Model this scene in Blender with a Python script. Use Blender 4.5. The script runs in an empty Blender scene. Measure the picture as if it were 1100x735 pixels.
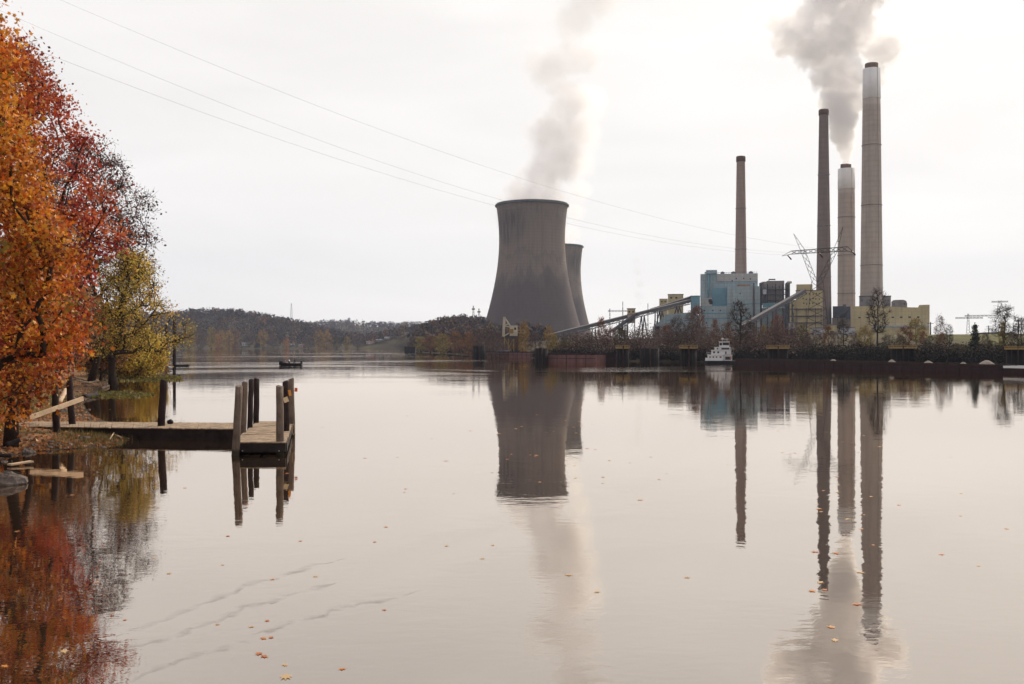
import bpy, math, random
import numpy as np
from mathutils import Vector, Matrix

# ------------------------------------------------------------------ camera, sky, sun, exposure
C = bpy.context.scene
COL = C.collection
F = 35.0 / 36.0 * 1100.0          # focal length in photo pixels
HY = 371.0                        # horizon row in the photo
H = 5.0                           # camera height above the river
K = H / 4.0
cam_d = bpy.data.cameras.new('camera')
cam = bpy.data.objects.new('camera', cam_d)
COL.objects.link(cam)
cam.location = (0, 0, H)
cam.rotation_euler = (math.radians(90), 0, 0)
cam_d.lens = 35.0
cam_d.sensor_width = 36.0
cam_d.sensor_fit = 'HORIZONTAL'
cam_d.shift_y = (HY - 367.5) / 1100.0
cam_d.clip_start = 0.1
cam_d.clip_end = 30000
C.camera = cam

SUN_AZ, SUN_EL = math.radians(32), math.radians(36)   # azimuth to the right of the view direction
sun_dir = Vector((math.sin(SUN_AZ) * math.cos(SUN_EL), math.cos(SUN_AZ) * math.cos(SUN_EL), math.sin(SUN_EL)))

W = bpy.data.worlds.new('World')
C.world = W
W.use_nodes = True
nt = W.node_tree
nt.nodes.clear()
def N(t, typ, **kw):
    n = t.nodes.new(typ)
    for k, v in kw.items():
        setattr(n, k, v)
    return n
def L(t, a, b): t.links.new(a, b)
out = N(nt, 'ShaderNodeOutputWorld')
bg_sky = N(nt, 'ShaderNodeBackground'); bg_sky.inputs[1].default_value = 0.10
sky = N(nt, 'ShaderNodeTexSky', sky_type='NISHITA', sun_disc=False)
sky.sun_elevation = SUN_EL
sky.sun_rotation = SUN_AZ
L(nt, sky.outputs[0], bg_sky.inputs[0])
# thin overcast: brightness falls off away from the veiled sun, soft streaks of cloud
tc = N(nt, 'ShaderNodeTexCoord')
dot = N(nt, 'ShaderNodeVectorMath', operation='DOT_PRODUCT'); dot.inputs[1].default_value = sun_dir
L(nt, tc.outputs['Generated'], dot.inputs[0])
mr = N(nt, 'ShaderNodeMapRange')
for i, v in enumerate((-0.4, 1.0, 0.0, 1.0)): mr.inputs[i + 1].default_value = v
L(nt, dot.outputs['Value'], mr.inputs[0])
mp = N(nt, 'ShaderNodeMapping'); mp.inputs['Scale'].default_value = (1.6, 1.6, 9.0); mp.inputs['Rotation'].default_value = (0.0, 0.25, 0.4)
L(nt, tc.outputs['Generated'], mp.inputs[0])
no = N(nt, 'ShaderNodeTexNoise'); no.inputs['Scale'].default_value = 1.7; no.inputs['Detail'].default_value = 5; no.inputs['Roughness'].default_value = 0.5; no.inputs['Distortion'].default_value = 0.6
L(nt, mp.outputs[0], no.inputs['Vector'])
cr = N(nt, 'ShaderNodeValToRGB')
cr.color_ramp.elements[0].position = 0.0; cr.color_ramp.elements[0].color = (0.38, 0.37, 0.38, 1)
cr.color_ramp.elements[1].position = 1.0; cr.color_ramp.elements[1].color = (2.2, 1.95, 1.7, 1)
for p_, c_ in ((0.58, (0.92, 0.89, 0.87)), (0.78, (0.975, 0.94, 0.905)), (0.88, (1.0, 0.965, 0.925)), (0.965, (1.06, 1.015, 0.97))):
    e = cr.color_ramp.elements.new(p_); e.color = (*c_, 1)
L(nt, mr.outputs[0], cr.inputs[0])
mr2 = N(nt, 'ShaderNodeMapRange')
for i, v in enumerate((0.28, 0.72, 0.925, 1.03)): mr2.inputs[i + 1].default_value = v
L(nt, no.outputs[0], mr2.inputs[0])
mul = N(nt, 'ShaderNodeMix', data_type='RGBA', blend_type='MULTIPLY'); mul.inputs[0].default_value = 1.0
L(nt, cr.outputs[0], mul.inputs[6]); L(nt, mr2.outputs[0], mul.inputs[7])
bg_cl = N(nt, 'ShaderNodeBackground'); bg_cl.inputs[1].default_value = 1.0
L(nt, mul.outputs[2], bg_cl.inputs[0])
mx = N(nt, 'ShaderNodeMixShader'); mx.inputs[0].default_value = 0.96
L(nt, bg_sky.outputs[0], mx.inputs[1]); L(nt, bg_cl.outputs[0], mx.inputs[2])
L(nt, mx.outputs[0], out.inputs[0])

sl = bpy.data.lights.new('sun', 'SUN')
sl.energy = 3.2
sl.angle = math.radians(8)
sl.color = (1.0, 0.88, 0.72)
sun = bpy.data.objects.new('sun', sl)
COL.objects.link(sun)
sun.rotation_euler = sun_dir.to_track_quat('Z', 'Y').to_euler()

vs = C.view_settings
vs.view_transform = 'Standard'
vs.look = 'None'
vs.exposure = 0.10
vs.gamma = 1.0
vs.use_curve_mapping = False
C.cycles.use_denoising = True
C.cycles.max_bounces = 10
C.cycles.transparent_max_bounces = 24
C.cycles.volume_bounces = 7
C.cycles.volume_step_rate = 1.0
C.cycles.sample_clamp_indirect = 4.0

# ------------------------------------------------------------------ helpers
def dw(py): return H * F / (py - HY)                      # distance of a point of the river surface seen at row py
def P(px, py, d): return Vector(((px - 550) / F * d, d, H + (HY - py) / F * d))
def X(px, d): return (px - 550) / F * d
def Z(py, d): return H + (HY - py) / F * d
def Wp(px, py):
    d = dw(py); return (X(px, d), d)
rnd = random.Random(7)

class MB:
    def __init__(s): s.v = []; s.f = []; s.sm = []
    def add(s, vs_, fs, smooth=False):
        o = len(s.v); s.v.extend([tuple(v) for v in vs_]); s.f.extend([tuple(i + o for i in f) for f in fs]); s.sm.extend([smooth] * len(fs)); return s
    def box(s, x0, x1, y0, y1, z0, z1):
        return s.add([(x0,y0,z0),(x1,y0,z0),(x1,y1,z0),(x0,y1,z0),(x0,y0,z1),(x1,y0,z1),(x1,y1,z1),(x0,y1,z1)],
                     [(0,3,2,1),(4,5,6,7),(0,1,5,4),(1,2,6,5),(2,3,7,6),(3,0,4,7)])
    def beam(s, a, b, w, h=None, up=(0, 0, 1)):
        h = h or w; a = Vector(a); b = Vector(b); d = b - a
        if d.length < 1e-6: return s
        d.normalize(); u = Vector(up)
        if abs(d.dot(u)) > 0.98: u = Vector((0, 1, 0))
        r = d.cross(u).normalized(); u = r.cross(d)
        q = []
        for p in (a, b):
            for i, j in ((-1,-1),(1,-1),(1,1),(-1,1)): q.append(p + r * (i * w / 2) + u * (j * h / 2))
        return s.add(q, [(0,3,2,1),(4,5,6,7),(0,1,5,4),(1,2,6,5),(2,3,7,6),(3,0,4,7)])
    def tube(s, pts, rad, n=8, cap=True):
        pts = [Vector(p) for p in pts]
        if not hasattr(rad, '__len__'): rad = [rad] * len(pts)
        q = []; fs = []; pr = None
        for i, p in enumerate(pts):
            d = (pts[min(i + 1, len(pts) - 1)] - pts[max(i - 1, 0)])
            d = d.normalized() if d.length > 1e-9 else Vector((0, 0, 1))
            if pr is None:
                u = Vector((1, 0, 0)) if abs(d.x) < 0.9 else Vector((0, 1, 0))
            else: u = pr
            r = (u - d * u.dot(d)).normalized(); pr = r; t = d.cross(r)
            for k in range(n):
                a = 2 * math.pi * k / n
                q.append(p + (r * math.cos(a) + t * math.sin(a)) * rad[i])
        for i in range(len(pts) - 1):
            for k in range(n):
                k2 = (k + 1) % n
                fs.append((i*n+k, i*n+k2, (i+1)*n+k2, (i+1)*n+k))
        s.add(q, fs, True)
        if cap:
            o = len(s.v) - len(q)
            s.f.append(tuple(o + k for k in range(n))[::-1]); s.sm.append(False)
            s.f.append(tuple(o + (len(pts)-1)*n + k for k in range(n))); s.sm.append(False)
        return s
    def lathe(s, prof, n=48, c=(0, 0), close=False, smooth=True):
        q = []; fs = []
        for r, z in prof:
            for k in range(n):
                a = 2 * math.pi * k / n
                q.append((c[0] + r * math.cos(a), c[1] + r * math.sin(a), z))
        m = len(prof)
        for i in range(m if close else m - 1):
            i2 = (i + 1) % m
            for k in range(n):
                k2 = (k + 1) % n
                fs.append((i*n+k, i*n+k2, i2*n+k2, i2*n+k))
        return s.add(q, fs, smooth)
    def cyl(s, x, y, z0, z1, r0, r1=None, n=16):
        return s.tube([(x, y, z0), (x, y, z1)], [r0, r0 if r1 is None else r1], n)
    def prism(s, poly, y0, y1):           # polygon in x,z pushed along y
        n = len(poly)
        q = [(x, y0, z) for x, z in poly] + [(x, y1, z) for x, z in poly]
        fs = [tuple(range(n)), tuple(range(2*n-1, n-1, -1))] + [(i, i+n, (i+1) % n + n, (i+1) % n) for i in range(n)]
        return s.add(q, fs)
    def slab(s, poly, z0, z1):            # polygon in x,y pushed along z
        n = len(poly)
        q = [(x, y, z0) for x, y in poly] + [(x, y, z1) for x, y in poly]
        fs = [tuple(range(n))[::-1], tuple(range(n, 2*n))] + [(i, (i+1) % n, (i+1) % n + n, i+n) for i in range(n)]
        return s.add(q, fs)
    def mesh(s, name):
        me = bpy.data.meshes.new(name); me.from_pydata(s.v, [], s.f)
        me.polygons.foreach_set('use_smooth', s.sm); me.update(); return me

def link(name, me, m, parent=None, loc=None):
    o = bpy.data.objects.new(name, me); COL.objects.link(o)
    if m is not None and not me.materials: me.materials.append(m)
    if parent is not None: o.parent = parent
    if loc is not None: o.location = loc
    return o
def obj(name, mb, m, parent=None, loc=None, bevel=0):
    o = link(name, mb.mesh(name), m, parent, loc)
    if bevel:
        b = o.modifiers.new('bevel', 'BEVEL'); b.width = bevel; b.segments = 2; b.limit_method = 'ANGLE'
    return o
def tag(o, label, cat, group=None):
    o['label'] = label; o['category'] = cat
    if group: o['group'] = group
    return o
def thing(name, label, cat, loc=(0, 0, 0), rz=0, group=None, sc=None):
    o = bpy.data.objects.new(name, None); COL.objects.link(o)
    o.empty_display_size = 0.3
    o.location = loc; o.rotation_euler = (0, 0, rz)
    if sc is not None: o.scale = sc
    return tag(o, label, cat, group)
def dup(root, loc, rz=0, sc=None, label=None, group=None):
    r = root.copy(); COL.objects.link(r); r.location = loc; r.rotation_euler = (0, 0, rz)
    if sc is not None: r.scale = sc
    if label: r['label'] = label
    if group: r['group'] = group
    for ch in list(root.children):
        c = ch.copy(); COL.objects.link(c); c.parent = r
        for g in list(ch.children):
            d = g.copy(); COL.objects.link(d); d.parent = c
    return r
def kind(o, k): o['kind'] = k; return o

def faces_np(name, verts, k, cols=None, smooth=False):
    """mesh of equal k-gons from an (n*k,3) array, with one colour per face"""
    n = len(verts) // k
    me = bpy.data.meshes.new(name)
    me.vertices.add(n * k); me.vertices.foreach_set('co', np.asarray(verts, dtype=np.float32).ravel())
    me.loops.add(n * k); me.loops.foreach_set('vertex_index', np.arange(n * k, dtype=np.int32))
    me.polygons.add(n); me.polygons.foreach_set('loop_start', np.arange(0, n * k, k, dtype=np.int32))
    try: me.polygons.foreach_set('loop_total', np.full(n, k, dtype=np.int32))
    except Exception: pass
    if cols is not None:
        a = me.color_attributes.new('tint', 'FLOAT_COLOR', 'POINT')
        c = np.ones((n * k, 4), dtype=np.float32); c[:, :3] = np.repeat(np.asarray(cols, dtype=np.float32), k, axis=0)
        a.data.foreach_set('color', c.ravel())
    me.update(calc_edges=True)
    me.validate()
    return me

# ------------------------------------------------------------------ materials
MATS = {}
def mat(name, col, rough=0.8, var=0.25, scale=0.5, col2=None, streak=0.0, streak_scale=1.0, streak_col=None, corr=0.0, corr_scale=1.0, panel=0.0, stretch=None, wet=False, metal=0.0, bump=0.0, bump_scale=8.0, spec=0.14):
    if name in MATS: return MATS[name]
    m = bpy.data.materials.new(name); m.use_nodes = True; t = m.node_tree
    b = t.nodes['Principled BSDF']
    b.inputs['Roughness'].default_value = rough; b.inputs['Metallic'].default_value = metal
    b.inputs['Specular IOR Level'].default_value = spec
    tc = N(t, 'ShaderNodeTexCoord')
    n1 = N(t, 'ShaderNodeTexNoise'); n1.inputs['Scale'].default_value = scale; n1.inputs['Detail'].default_value = 6; n1.inputs['Roughness'].default_value = 0.65
    if stretch:
        ms = N(t, 'ShaderNodeMapping'); ms.inputs['Scale'].default_value = stretch; L(t, tc.outputs['Object'], ms.inputs[0]); L(t, ms.outputs[0], n1.inputs['Vector'])
    else: L(t, tc.outputs['Object'], n1.inputs['Vector'])
    r = N(t, 'ShaderNodeValToRGB')
    c2 = col2 or tuple(min(1, c * (1 + var)) for c in col); c1 = tuple(c * (1 - var) for c in col) if not col2 else col
    r.color_ramp.elements[0].position = 0.33; r.color_ramp.elements[0].color = (*c1, 1)
    r.color_ramp.elements[1].position = 0.67; r.color_ramp.elements[1].color = (*c2, 1)
    L(t, n1.outputs[0], r.inputs[0])
    cur = r.outputs[0]
    if streak > 0:
        mp = N(t, 'ShaderNodeMapping'); mp.inputs['Scale'].default_value = (streak_scale, streak_scale, streak_scale * 0.06)
        L(t, tc.outputs['Object'], mp.inputs[0])
        n2 = N(t, 'ShaderNodeTexNoise'); n2.inputs['Scale'].default_value = 1.0; n2.inputs['Detail'].default_value = 5; n2.inputs['Roughness'].default_value = 0.7
        L(t, mp.outputs[0], n2.inputs['Vector'])
        mr = N(t, 'ShaderNodeMapRange')
        for i, v in enumerate((0.42, 0.70, 0.0, streak)): mr.inputs[i + 1].default_value = v
        L(t, n2.outputs[0], mr.inputs[0])
        mx = N(t, 'ShaderNodeMix', data_type='RGBA'); sc_ = streak_col or tuple(c * 0.45 for c in col)
        mx.inputs[7].default_value = (*sc_, 1)
        L(t, mr.outputs[0], mx.inputs[0]); L(t, cur, mx.inputs[6]); cur = mx.outputs[2]
    if panel > 0:                                     # sheets with joints and slightly different weathering
        ms = N(t, 'ShaderNodeMapping'); ms.inputs['Rotation'].default_value = (math.radians(90), 0, 0); L(t, tc.outputs['Object'], ms.inputs[0])
        br = N(t, 'ShaderNodeTexBrick'); br.inputs['Scale'].default_value = 1.0; br.inputs['Brick Width'].default_value = 5.5; br.inputs['Row Height'].default_value = 3.4; br.inputs['Mortar Size'].default_value = 0.16
        br.inputs['Color1'].default_value = (1, 1, 1, 1); br.inputs['Color2'].default_value = (0.84, 0.84, 0.85, 1); br.inputs['Mortar'].default_value = (0.55, 0.55, 0.56, 1)
        L(t, ms.outputs[0], br.inputs['Vector'])
        x = N(t, 'ShaderNodeMix', data_type='RGBA', blend_type='MULTIPLY'); x.inputs[0].default_value = panel; L(t, cur, x.inputs[6]); L(t, br.outputs['Color'], x.inputs[7]); cur = x.outputs[2]
    if wet:                                           # slimy dark band up to the high water mark
        sz = N(t, 'ShaderNodeSeparateXYZ'); L(t, tc.outputs['Object'], sz.inputs[0]); ad = N(t, 'ShaderNodeMath', operation='MULTIPLY_ADD'); L(t, n1.outputs[0], ad.inputs[0]); ad.inputs[1].default_value = 0.35; L(t, sz.outputs['Z'], ad.inputs[2])
        mr = N(t, 'ShaderNodeMapRange')
        for i, v in enumerate((0.52, 0.36, 0.0, 0.85)): mr.inputs[i + 1].default_value = v
        L(t, ad.outputs[0], mr.inputs[0]); x = N(t, 'ShaderNodeMix', data_type='RGBA'); x.inputs[7].default_value = (0.022, 0.024, 0.014, 1); L(t, mr.outputs[0], x.inputs[0]); L(t, cur, x.inputs[6]); cur = x.outputs[2]
    nrm = None
    if corr > 0:
        wv = N(t, 'ShaderNodeTexWave', wave_type='BANDS', bands_direction='X'); wv.inputs['Scale'].default_value = corr_scale
        L(t, tc.outputs['Object'], wv.inputs['Vector'])
        bp = N(t, 'ShaderNodeBump'); bp.inputs['Strength'].default_value = corr; bp.inputs['Distance'].default_value = 0.3
        L(t, wv.outputs[0], bp.inputs['Height']); nrm = bp
    if bump > 0:
        n3 = N(t, 'ShaderNodeTexNoise'); n3.inputs['Scale'].default_value = bump_scale; n3.inputs['Detail'].default_value = 5
        L(t, tc.outputs['Object'], n3.inputs['Vector'])
        bp = N(t, 'ShaderNodeBump'); bp.inputs['Strength'].default_value = bump; bp.inputs['Distance'].default_value = 0.1
        L(t, n3.outputs[0], bp.inputs['Height'])
        if nrm: L(t, nrm.outputs[0], bp.inputs['Normal'])
        nrm = bp
    if nrm: L(t, nrm.outputs[0], b.inputs['Normal'])
    L(t, cur, b.inputs['Base Color'])
    MATS[name] = m; return m

def leaf_mat(name, trans=0.4, rough=0.55):
    m = bpy.data.materials.new(name); m.use_nodes = True; t = m.node_tree; t.nodes.clear()
    o = N(t, 'ShaderNodeOutputMaterial'); a = N(t, 'ShaderNodeAttribute', attribute_name='tint')
    b = N(t, 'ShaderNodeBsdfPrincipled'); b.inputs['Roughness'].default_value = rough; b.inputs['Specular IOR Level'].default_value = 0.25
    tr = N(t, 'ShaderNodeBsdfTranslucent'); mx = N(t, 'ShaderNodeMixShader'); mx.inputs[0].default_value = trans
    L(t, a.outputs['Color'], b.inputs['Base Color']); L(t, a.outputs['Color'], tr.inputs[0])
    L(t, b.outputs[0], mx.inputs[1]); L(t, tr.outputs[0], mx.inputs[2]); L(t, mx.outputs[0], o.inputs[0])
    return m
M_LEAF = leaf_mat('leaf_tissue', 0.3)
M_WOODS = leaf_mat('distant_leaf_mass', 0.15, 0.9)
M_BARK = mat('bark', (0.045, 0.032, 0.026), 0.95, 0.4, 3.0, bump=0.6, bump_scale=14)
M_TWIG = mat('grey_bark', (0.075, 0.058, 0.055), 0.95, 0.3, 1.0)
# ------------------------------------------------------------------ river outline and terrain
def q(px, d): return (X(px, d * K), d * K)
SHORE = [(-500, -60), (-60, -4), (-16, 0.5), (-6, 2.5), (3, 3.0), (14, 0), (60, -12), (400, -70), (900, -140), (2500, -250),
         (2500, 10), (900, -10), (420, 70), q(1420, 140), q(1250, 160), q(1100, 182), q(950, 205), q(800, 234), q(700, 246), q(640, 252), q(590, 264), q(574, 285), q(569, 340), q(545, 342), q(515, 364),
         q(480, 470), q(450, 560), q(437, 700), q(446, 950), q(470, 1150), q(380, 1180), q(300, 1150), q(190, 1140), q(60, 1180), q(-300, 1100),
         q(-300, 520), q(-60, 330), q(60, 250), q(130, 215), q(168, 180), Wp(187, 399), Wp(176, 402.5), Wp(137, 405.5), Wp(118, 412.5), Wp(101, 424), Wp(90, 434), Wp(98, 446), Wp(120, 455), Wp(136, 462),
         Wp(142, 472), Wp(126, 477.5), Wp(98, 481.5), Wp(74, 483.5), Wp(42, 485.5), Wp(18, 489.5), Wp(-4, 496), Wp(-70, 520), (-28, 18), (-60, 6), (-500, -20)]
# the near bank: the river's outline closes behind the camera, the left bank lies between the last and first points
SH = np.array(SHORE[:], dtype=float)
def in_poly(x, y):
    ins = np.zeros(x.shape, bool); n = len(SH)
    for i in range(n):
        x0, y0 = SH[i]; x1, y1 = SH[(i + 1) % n]
        if y0 == y1: continue
        c = ((y0 > y) != (y1 > y)) & (x < (x1 - x0) * (y - y0) / (y1 - y0) + x0)
        ins ^= c
    return ins
def shore_dist(x, y):
    d = np.full(x.shape, 1e9); n = len(SH)
    for i in range(n):
        a = SH[i]; b = SH[(i + 1) % n]; ab = b - a; l2 = ab @ ab
        t = np.clip(((x - a[0]) * ab[0] + (y - a[1]) * ab[1]) / l2, 0, 1)
        d = np.minimum(d, np.hypot(x - a[0] - t * ab[0], y - a[1] - t * ab[1]))
    return np.where(in_poly(x, y), -d, d)
def sst(a, b, v):
    t = np.clip((v - a) / (b - a), 0, 1); return t * t * (3 - 2 * t)
def vnoise(x, y, s, seed=0):
    x = x / s; y = y / s; xi = np.floor(x); yi = np.floor(y); fx = x - xi; fy = y - yi
    fx = fx * fx * (3 - 2 * fx); fy = fy * fy * (3 - 2 * fy)
    def h(i, j):
        v = np.sin(i * 127.1 + j * 311.7 + seed * 74.7) * 43758.5453; return v - np.floor(v)
    return (h(xi, yi) * (1 - fx) + h(xi + 1, yi) * fx) * (1 - fy) + (h(xi, yi + 1) * (1 - fx) + h(xi + 1, yi + 1) * fx) * fy
# ridge lines as rows of the photo, less the height of the trees on them
HL = np.array([(-900, 300), (-300, 318), (60, 336), (180, 344), (205, 340.5), (232, 339), (262, 341.5), (290, 346), (320, 352), (345, 358), (380, 366), (420, 371)], float)
HM = np.array([(250, 360), (320, 354), (345, 350.5), (370, 349), (400, 351), (420, 352), (440, 351), (480, 352), (520, 358), (560, 368), (600, 371)], float)
HR = np.array([(385, 371), (402, 366), (420, 361), (440, 357), (455, 354), (472, 351.5), (485, 350.5), (500, 350), (515, 351.5), (530, 355), (550, 363), (580, 371)], float)
DL, DM, DR = 1560 * K, 2600 * K, 1000 * K
def gz(x, y):
    x = np.asarray(x, float); y = np.asarray(y, float)
    sd = shore_dist(x, y)
    d = np.maximum(y, 1.0); px = 550 + x / d * F
    front = y > 20
    left = (x < 0) & (y < 260) & (y < 200 + 0 * x) | (y < 20)
    zl = np.where(sd < 5, 0.10 * sd, 0.5 + 0.14 * (sd - 5)); zl = np.minimum(zl, 4.6 + 0.012 * sd)
    zl = zl + np.where(sd > 1, 0.16 * (vnoise(x, y, 2.3) - 0.5) * np.minimum(1, sd / 4), 0)
    zr = 0.9 * sst(0, 5, sd) + 8.0 * sst(3, 110, sd)
    w = sst(150, 260, y) 
    w = np.where((x > 20) & (y > 20), 1.0, w)
    z = np.where(sd > 0, zl * (1 - w) + zr * w, np.maximum(-3.0, sd * 0.22))
    # hills
    hl = (HY - np.interp(px, HL[:, 0], HL[:, 1])) / F * DL
    hm = (HY - np.interp(px, HM[:, 0], HM[:, 1])) / F * DM
    hr = (HY - np.interp(px, HR[:, 0], HR[:, 1])) / F * DR
    hill = hl * sst(1175 * K, DL, d) + 0
    hill = np.maximum(hill, hm * sst(1750 * K, DM, d))
    hill = np.maximum(hill, hr * sst(600 * K, DR, d))
    hill = hill * (1 + 0.10 * (vnoise(x, y, 120, 3) - 0.5))
    z = np.where(front & (sd > 0) & (d > 500), np.maximum(z, 5.0 * sst(0, 40, sd) + np.maximum(hill, 0)), z)
    return z
def g1(x, y): return float(gz(np.array([x]), np.array([y]))[0])

az = np.radians(np.concatenate([np.arange(-180, -42, 3.0), np.arange(-42, 42, 0.28), np.arange(42, 180, 3.0)]))
rr = np.concatenate([[0.3], np.geomspace(2.0, 120, 110), np.geomspace(124, 6000, 130)])
A, R = np.meshgrid(az, rr, indexing='ij')
gx = R * np.sin(A); gy = R * np.cos(A)
gzz = gz(gx.ravel(), gy.ravel()).reshape(gx.shape)
gv = np.stack([gx, gy, gzz], -1).reshape(-1, 3)
na, nr = A.shape
ii = np.arange(na)[:, None]; jj = np.arange(nr - 1)[None, :]
i2 = (ii + 1) % na
gf = np.stack([ii * nr + jj, i2 * nr + jj, i2 * nr + jj + 1, ii * nr + jj + 1], -1).reshape(-1, 4)
gf = np.flip(gf, axis=1)
me = bpy.data.meshes.new('ground'); me.from_pydata(gv.tolist(), [], gf.tolist())
me.polygons.foreach_set('use_smooth', [True] * len(me.polygons)); me.update()

def ground_mat():
    m = bpy.data.materials.new('earth_and_litter'); m.use_nodes = True; t = m.node_tree; b = t.nodes['Principled BSDF']
    b.inputs['Roughness'].default_value = 0.95; b.inputs['Specular IOR Level'].default_value = 0.1
    g = N(t, 'ShaderNodeNewGeometry')
    def noise(s, det=6, rough=0.65):
        n = N(t, 'ShaderNodeTexNoise'); n.inputs['Scale'].default_value = s; n.inputs['Detail'].default_value = det; n.inputs['Roughness'].default_value = rough
        L(t, g.outputs['Position'], n.inputs['Vector']); return n.outputs[0]
    def ramp(src, stops):
        r = N(t, 'ShaderNodeValToRGB')
        r.color_ramp.elements[0].position, r.color_ramp.elements[0].color = stops[0][0], (*stops[0][1], 1)
        r.color_ramp.elements[1].position, r.color_ramp.elements[1].color = stops[-1][0], (*stops[-1][1], 1)
        for p, c in stops[1:-1]:
            e = r.color_ramp.elements.new(p); e.color = (*c, 1)
        L(t, src, r.inputs[0]); return r.outputs[0]
    def mix(f, a, b_):
        x = N(t, 'ShaderNodeMix', data_type='RGBA'); L(t, f, x.inputs[0]); L(t, a, x.inputs[6]); L(t, b_, x.inputs[7]); return x.outputs[2]
    def rng(src, a, b_, c=0, d=1):
        r = N(t, 'ShaderNodeMapRange', interpolation_type='SMOOTHSTEP')
        for i, v in enumerate((a, b_, c, d)): r.inputs[i + 1].default_value = v
        L(t, src, r.inputs[0]); return r.outputs[0]
    soil = ramp(noise(0.9), [(0.3, (0.085, 0.05, 0.032)), (0.5, (0.16, 0.10, 0.062)), (0.7, (0.25, 0.165, 0.11))])
    vo = N(t, 'ShaderNodeTexVoronoi'); vo.inputs['Scale'].default_value = 7.0; L(t, g.outputs['Position'], vo.inputs['Vector'])
    sep = N(t, 'ShaderNodeSeparateColor'); L(t, vo.outputs['Color'], sep.inputs[0])
    lit = ramp(sep.outputs[0], [(0.0, (0.09, 0.045, 0.025)), (0.4, (0.30, 0.12, 0.05)), (0.75, (0.42, 0.20, 0.09)), (1.0, (0.20, 0.13, 0.08))])
    near = mix(rng(noise(0.5), 0.42, 0.6), soil, lit)
    grass = ramp(noise(3.0), [(0.3, (0.035, 0.05, 0.012)), (0.7, (0.12, 0.13, 0.035))])
    near = mix(rng(noise(0.16), 0.56, 0.66), near, grass)
    far = ramp(noise(0.03), [(0.3, (0.035, 0.028, 0.02)), (0.55, (0.06, 0.048, 0.026)), (0.7, (0.10, 0.085, 0.035))])
    fld = ramp(noise(0.15), [(0.3, (0.05, 0.05, 0.016)), (0.5, (0.085, 0.083, 0.026)), (0.7, (0.13, 0.118, 0.036))])
    sx = N(t, 'ShaderNodeSeparateXYZ'); L(t, g.outputs['Position'], sx.inputs[0])
    col = mix(rng(sx.outputs['Y'], 170, 230), near, far)
    fx = N(t, 'ShaderNodeMath', operation='MULTIPLY'); L(t, rng(sx.outputs['X'], 130, 150), fx.inputs[0]); L(t, rng(sx.outputs['Y'], 262, 275), fx.inputs[1])
    col = mix(fx.outputs[0], col, fld)
    mud = N(t, 'ShaderNodeRGB'); mud.outputs[0].default_value = (0.05, 0.036, 0.026, 1)
    col = mix(rng(sx.outputs['Z'], 0.3, 0.02), col, mud.outputs[0])
    L(t, col, b.inputs['Base Color'])
    bp = N(t, 'ShaderNodeBump'); bp.inputs['Strength'].default_value = 0.7; bp.inputs['Distance'].default_value = 0.12
    L(t, noise(5.0, 8, 0.7), bp.inputs['Height']); L(t, bp.outputs[0], b.inputs['Normal'])
    return m
kind(link('ground', me, ground_mat()), 'structure')

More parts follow.
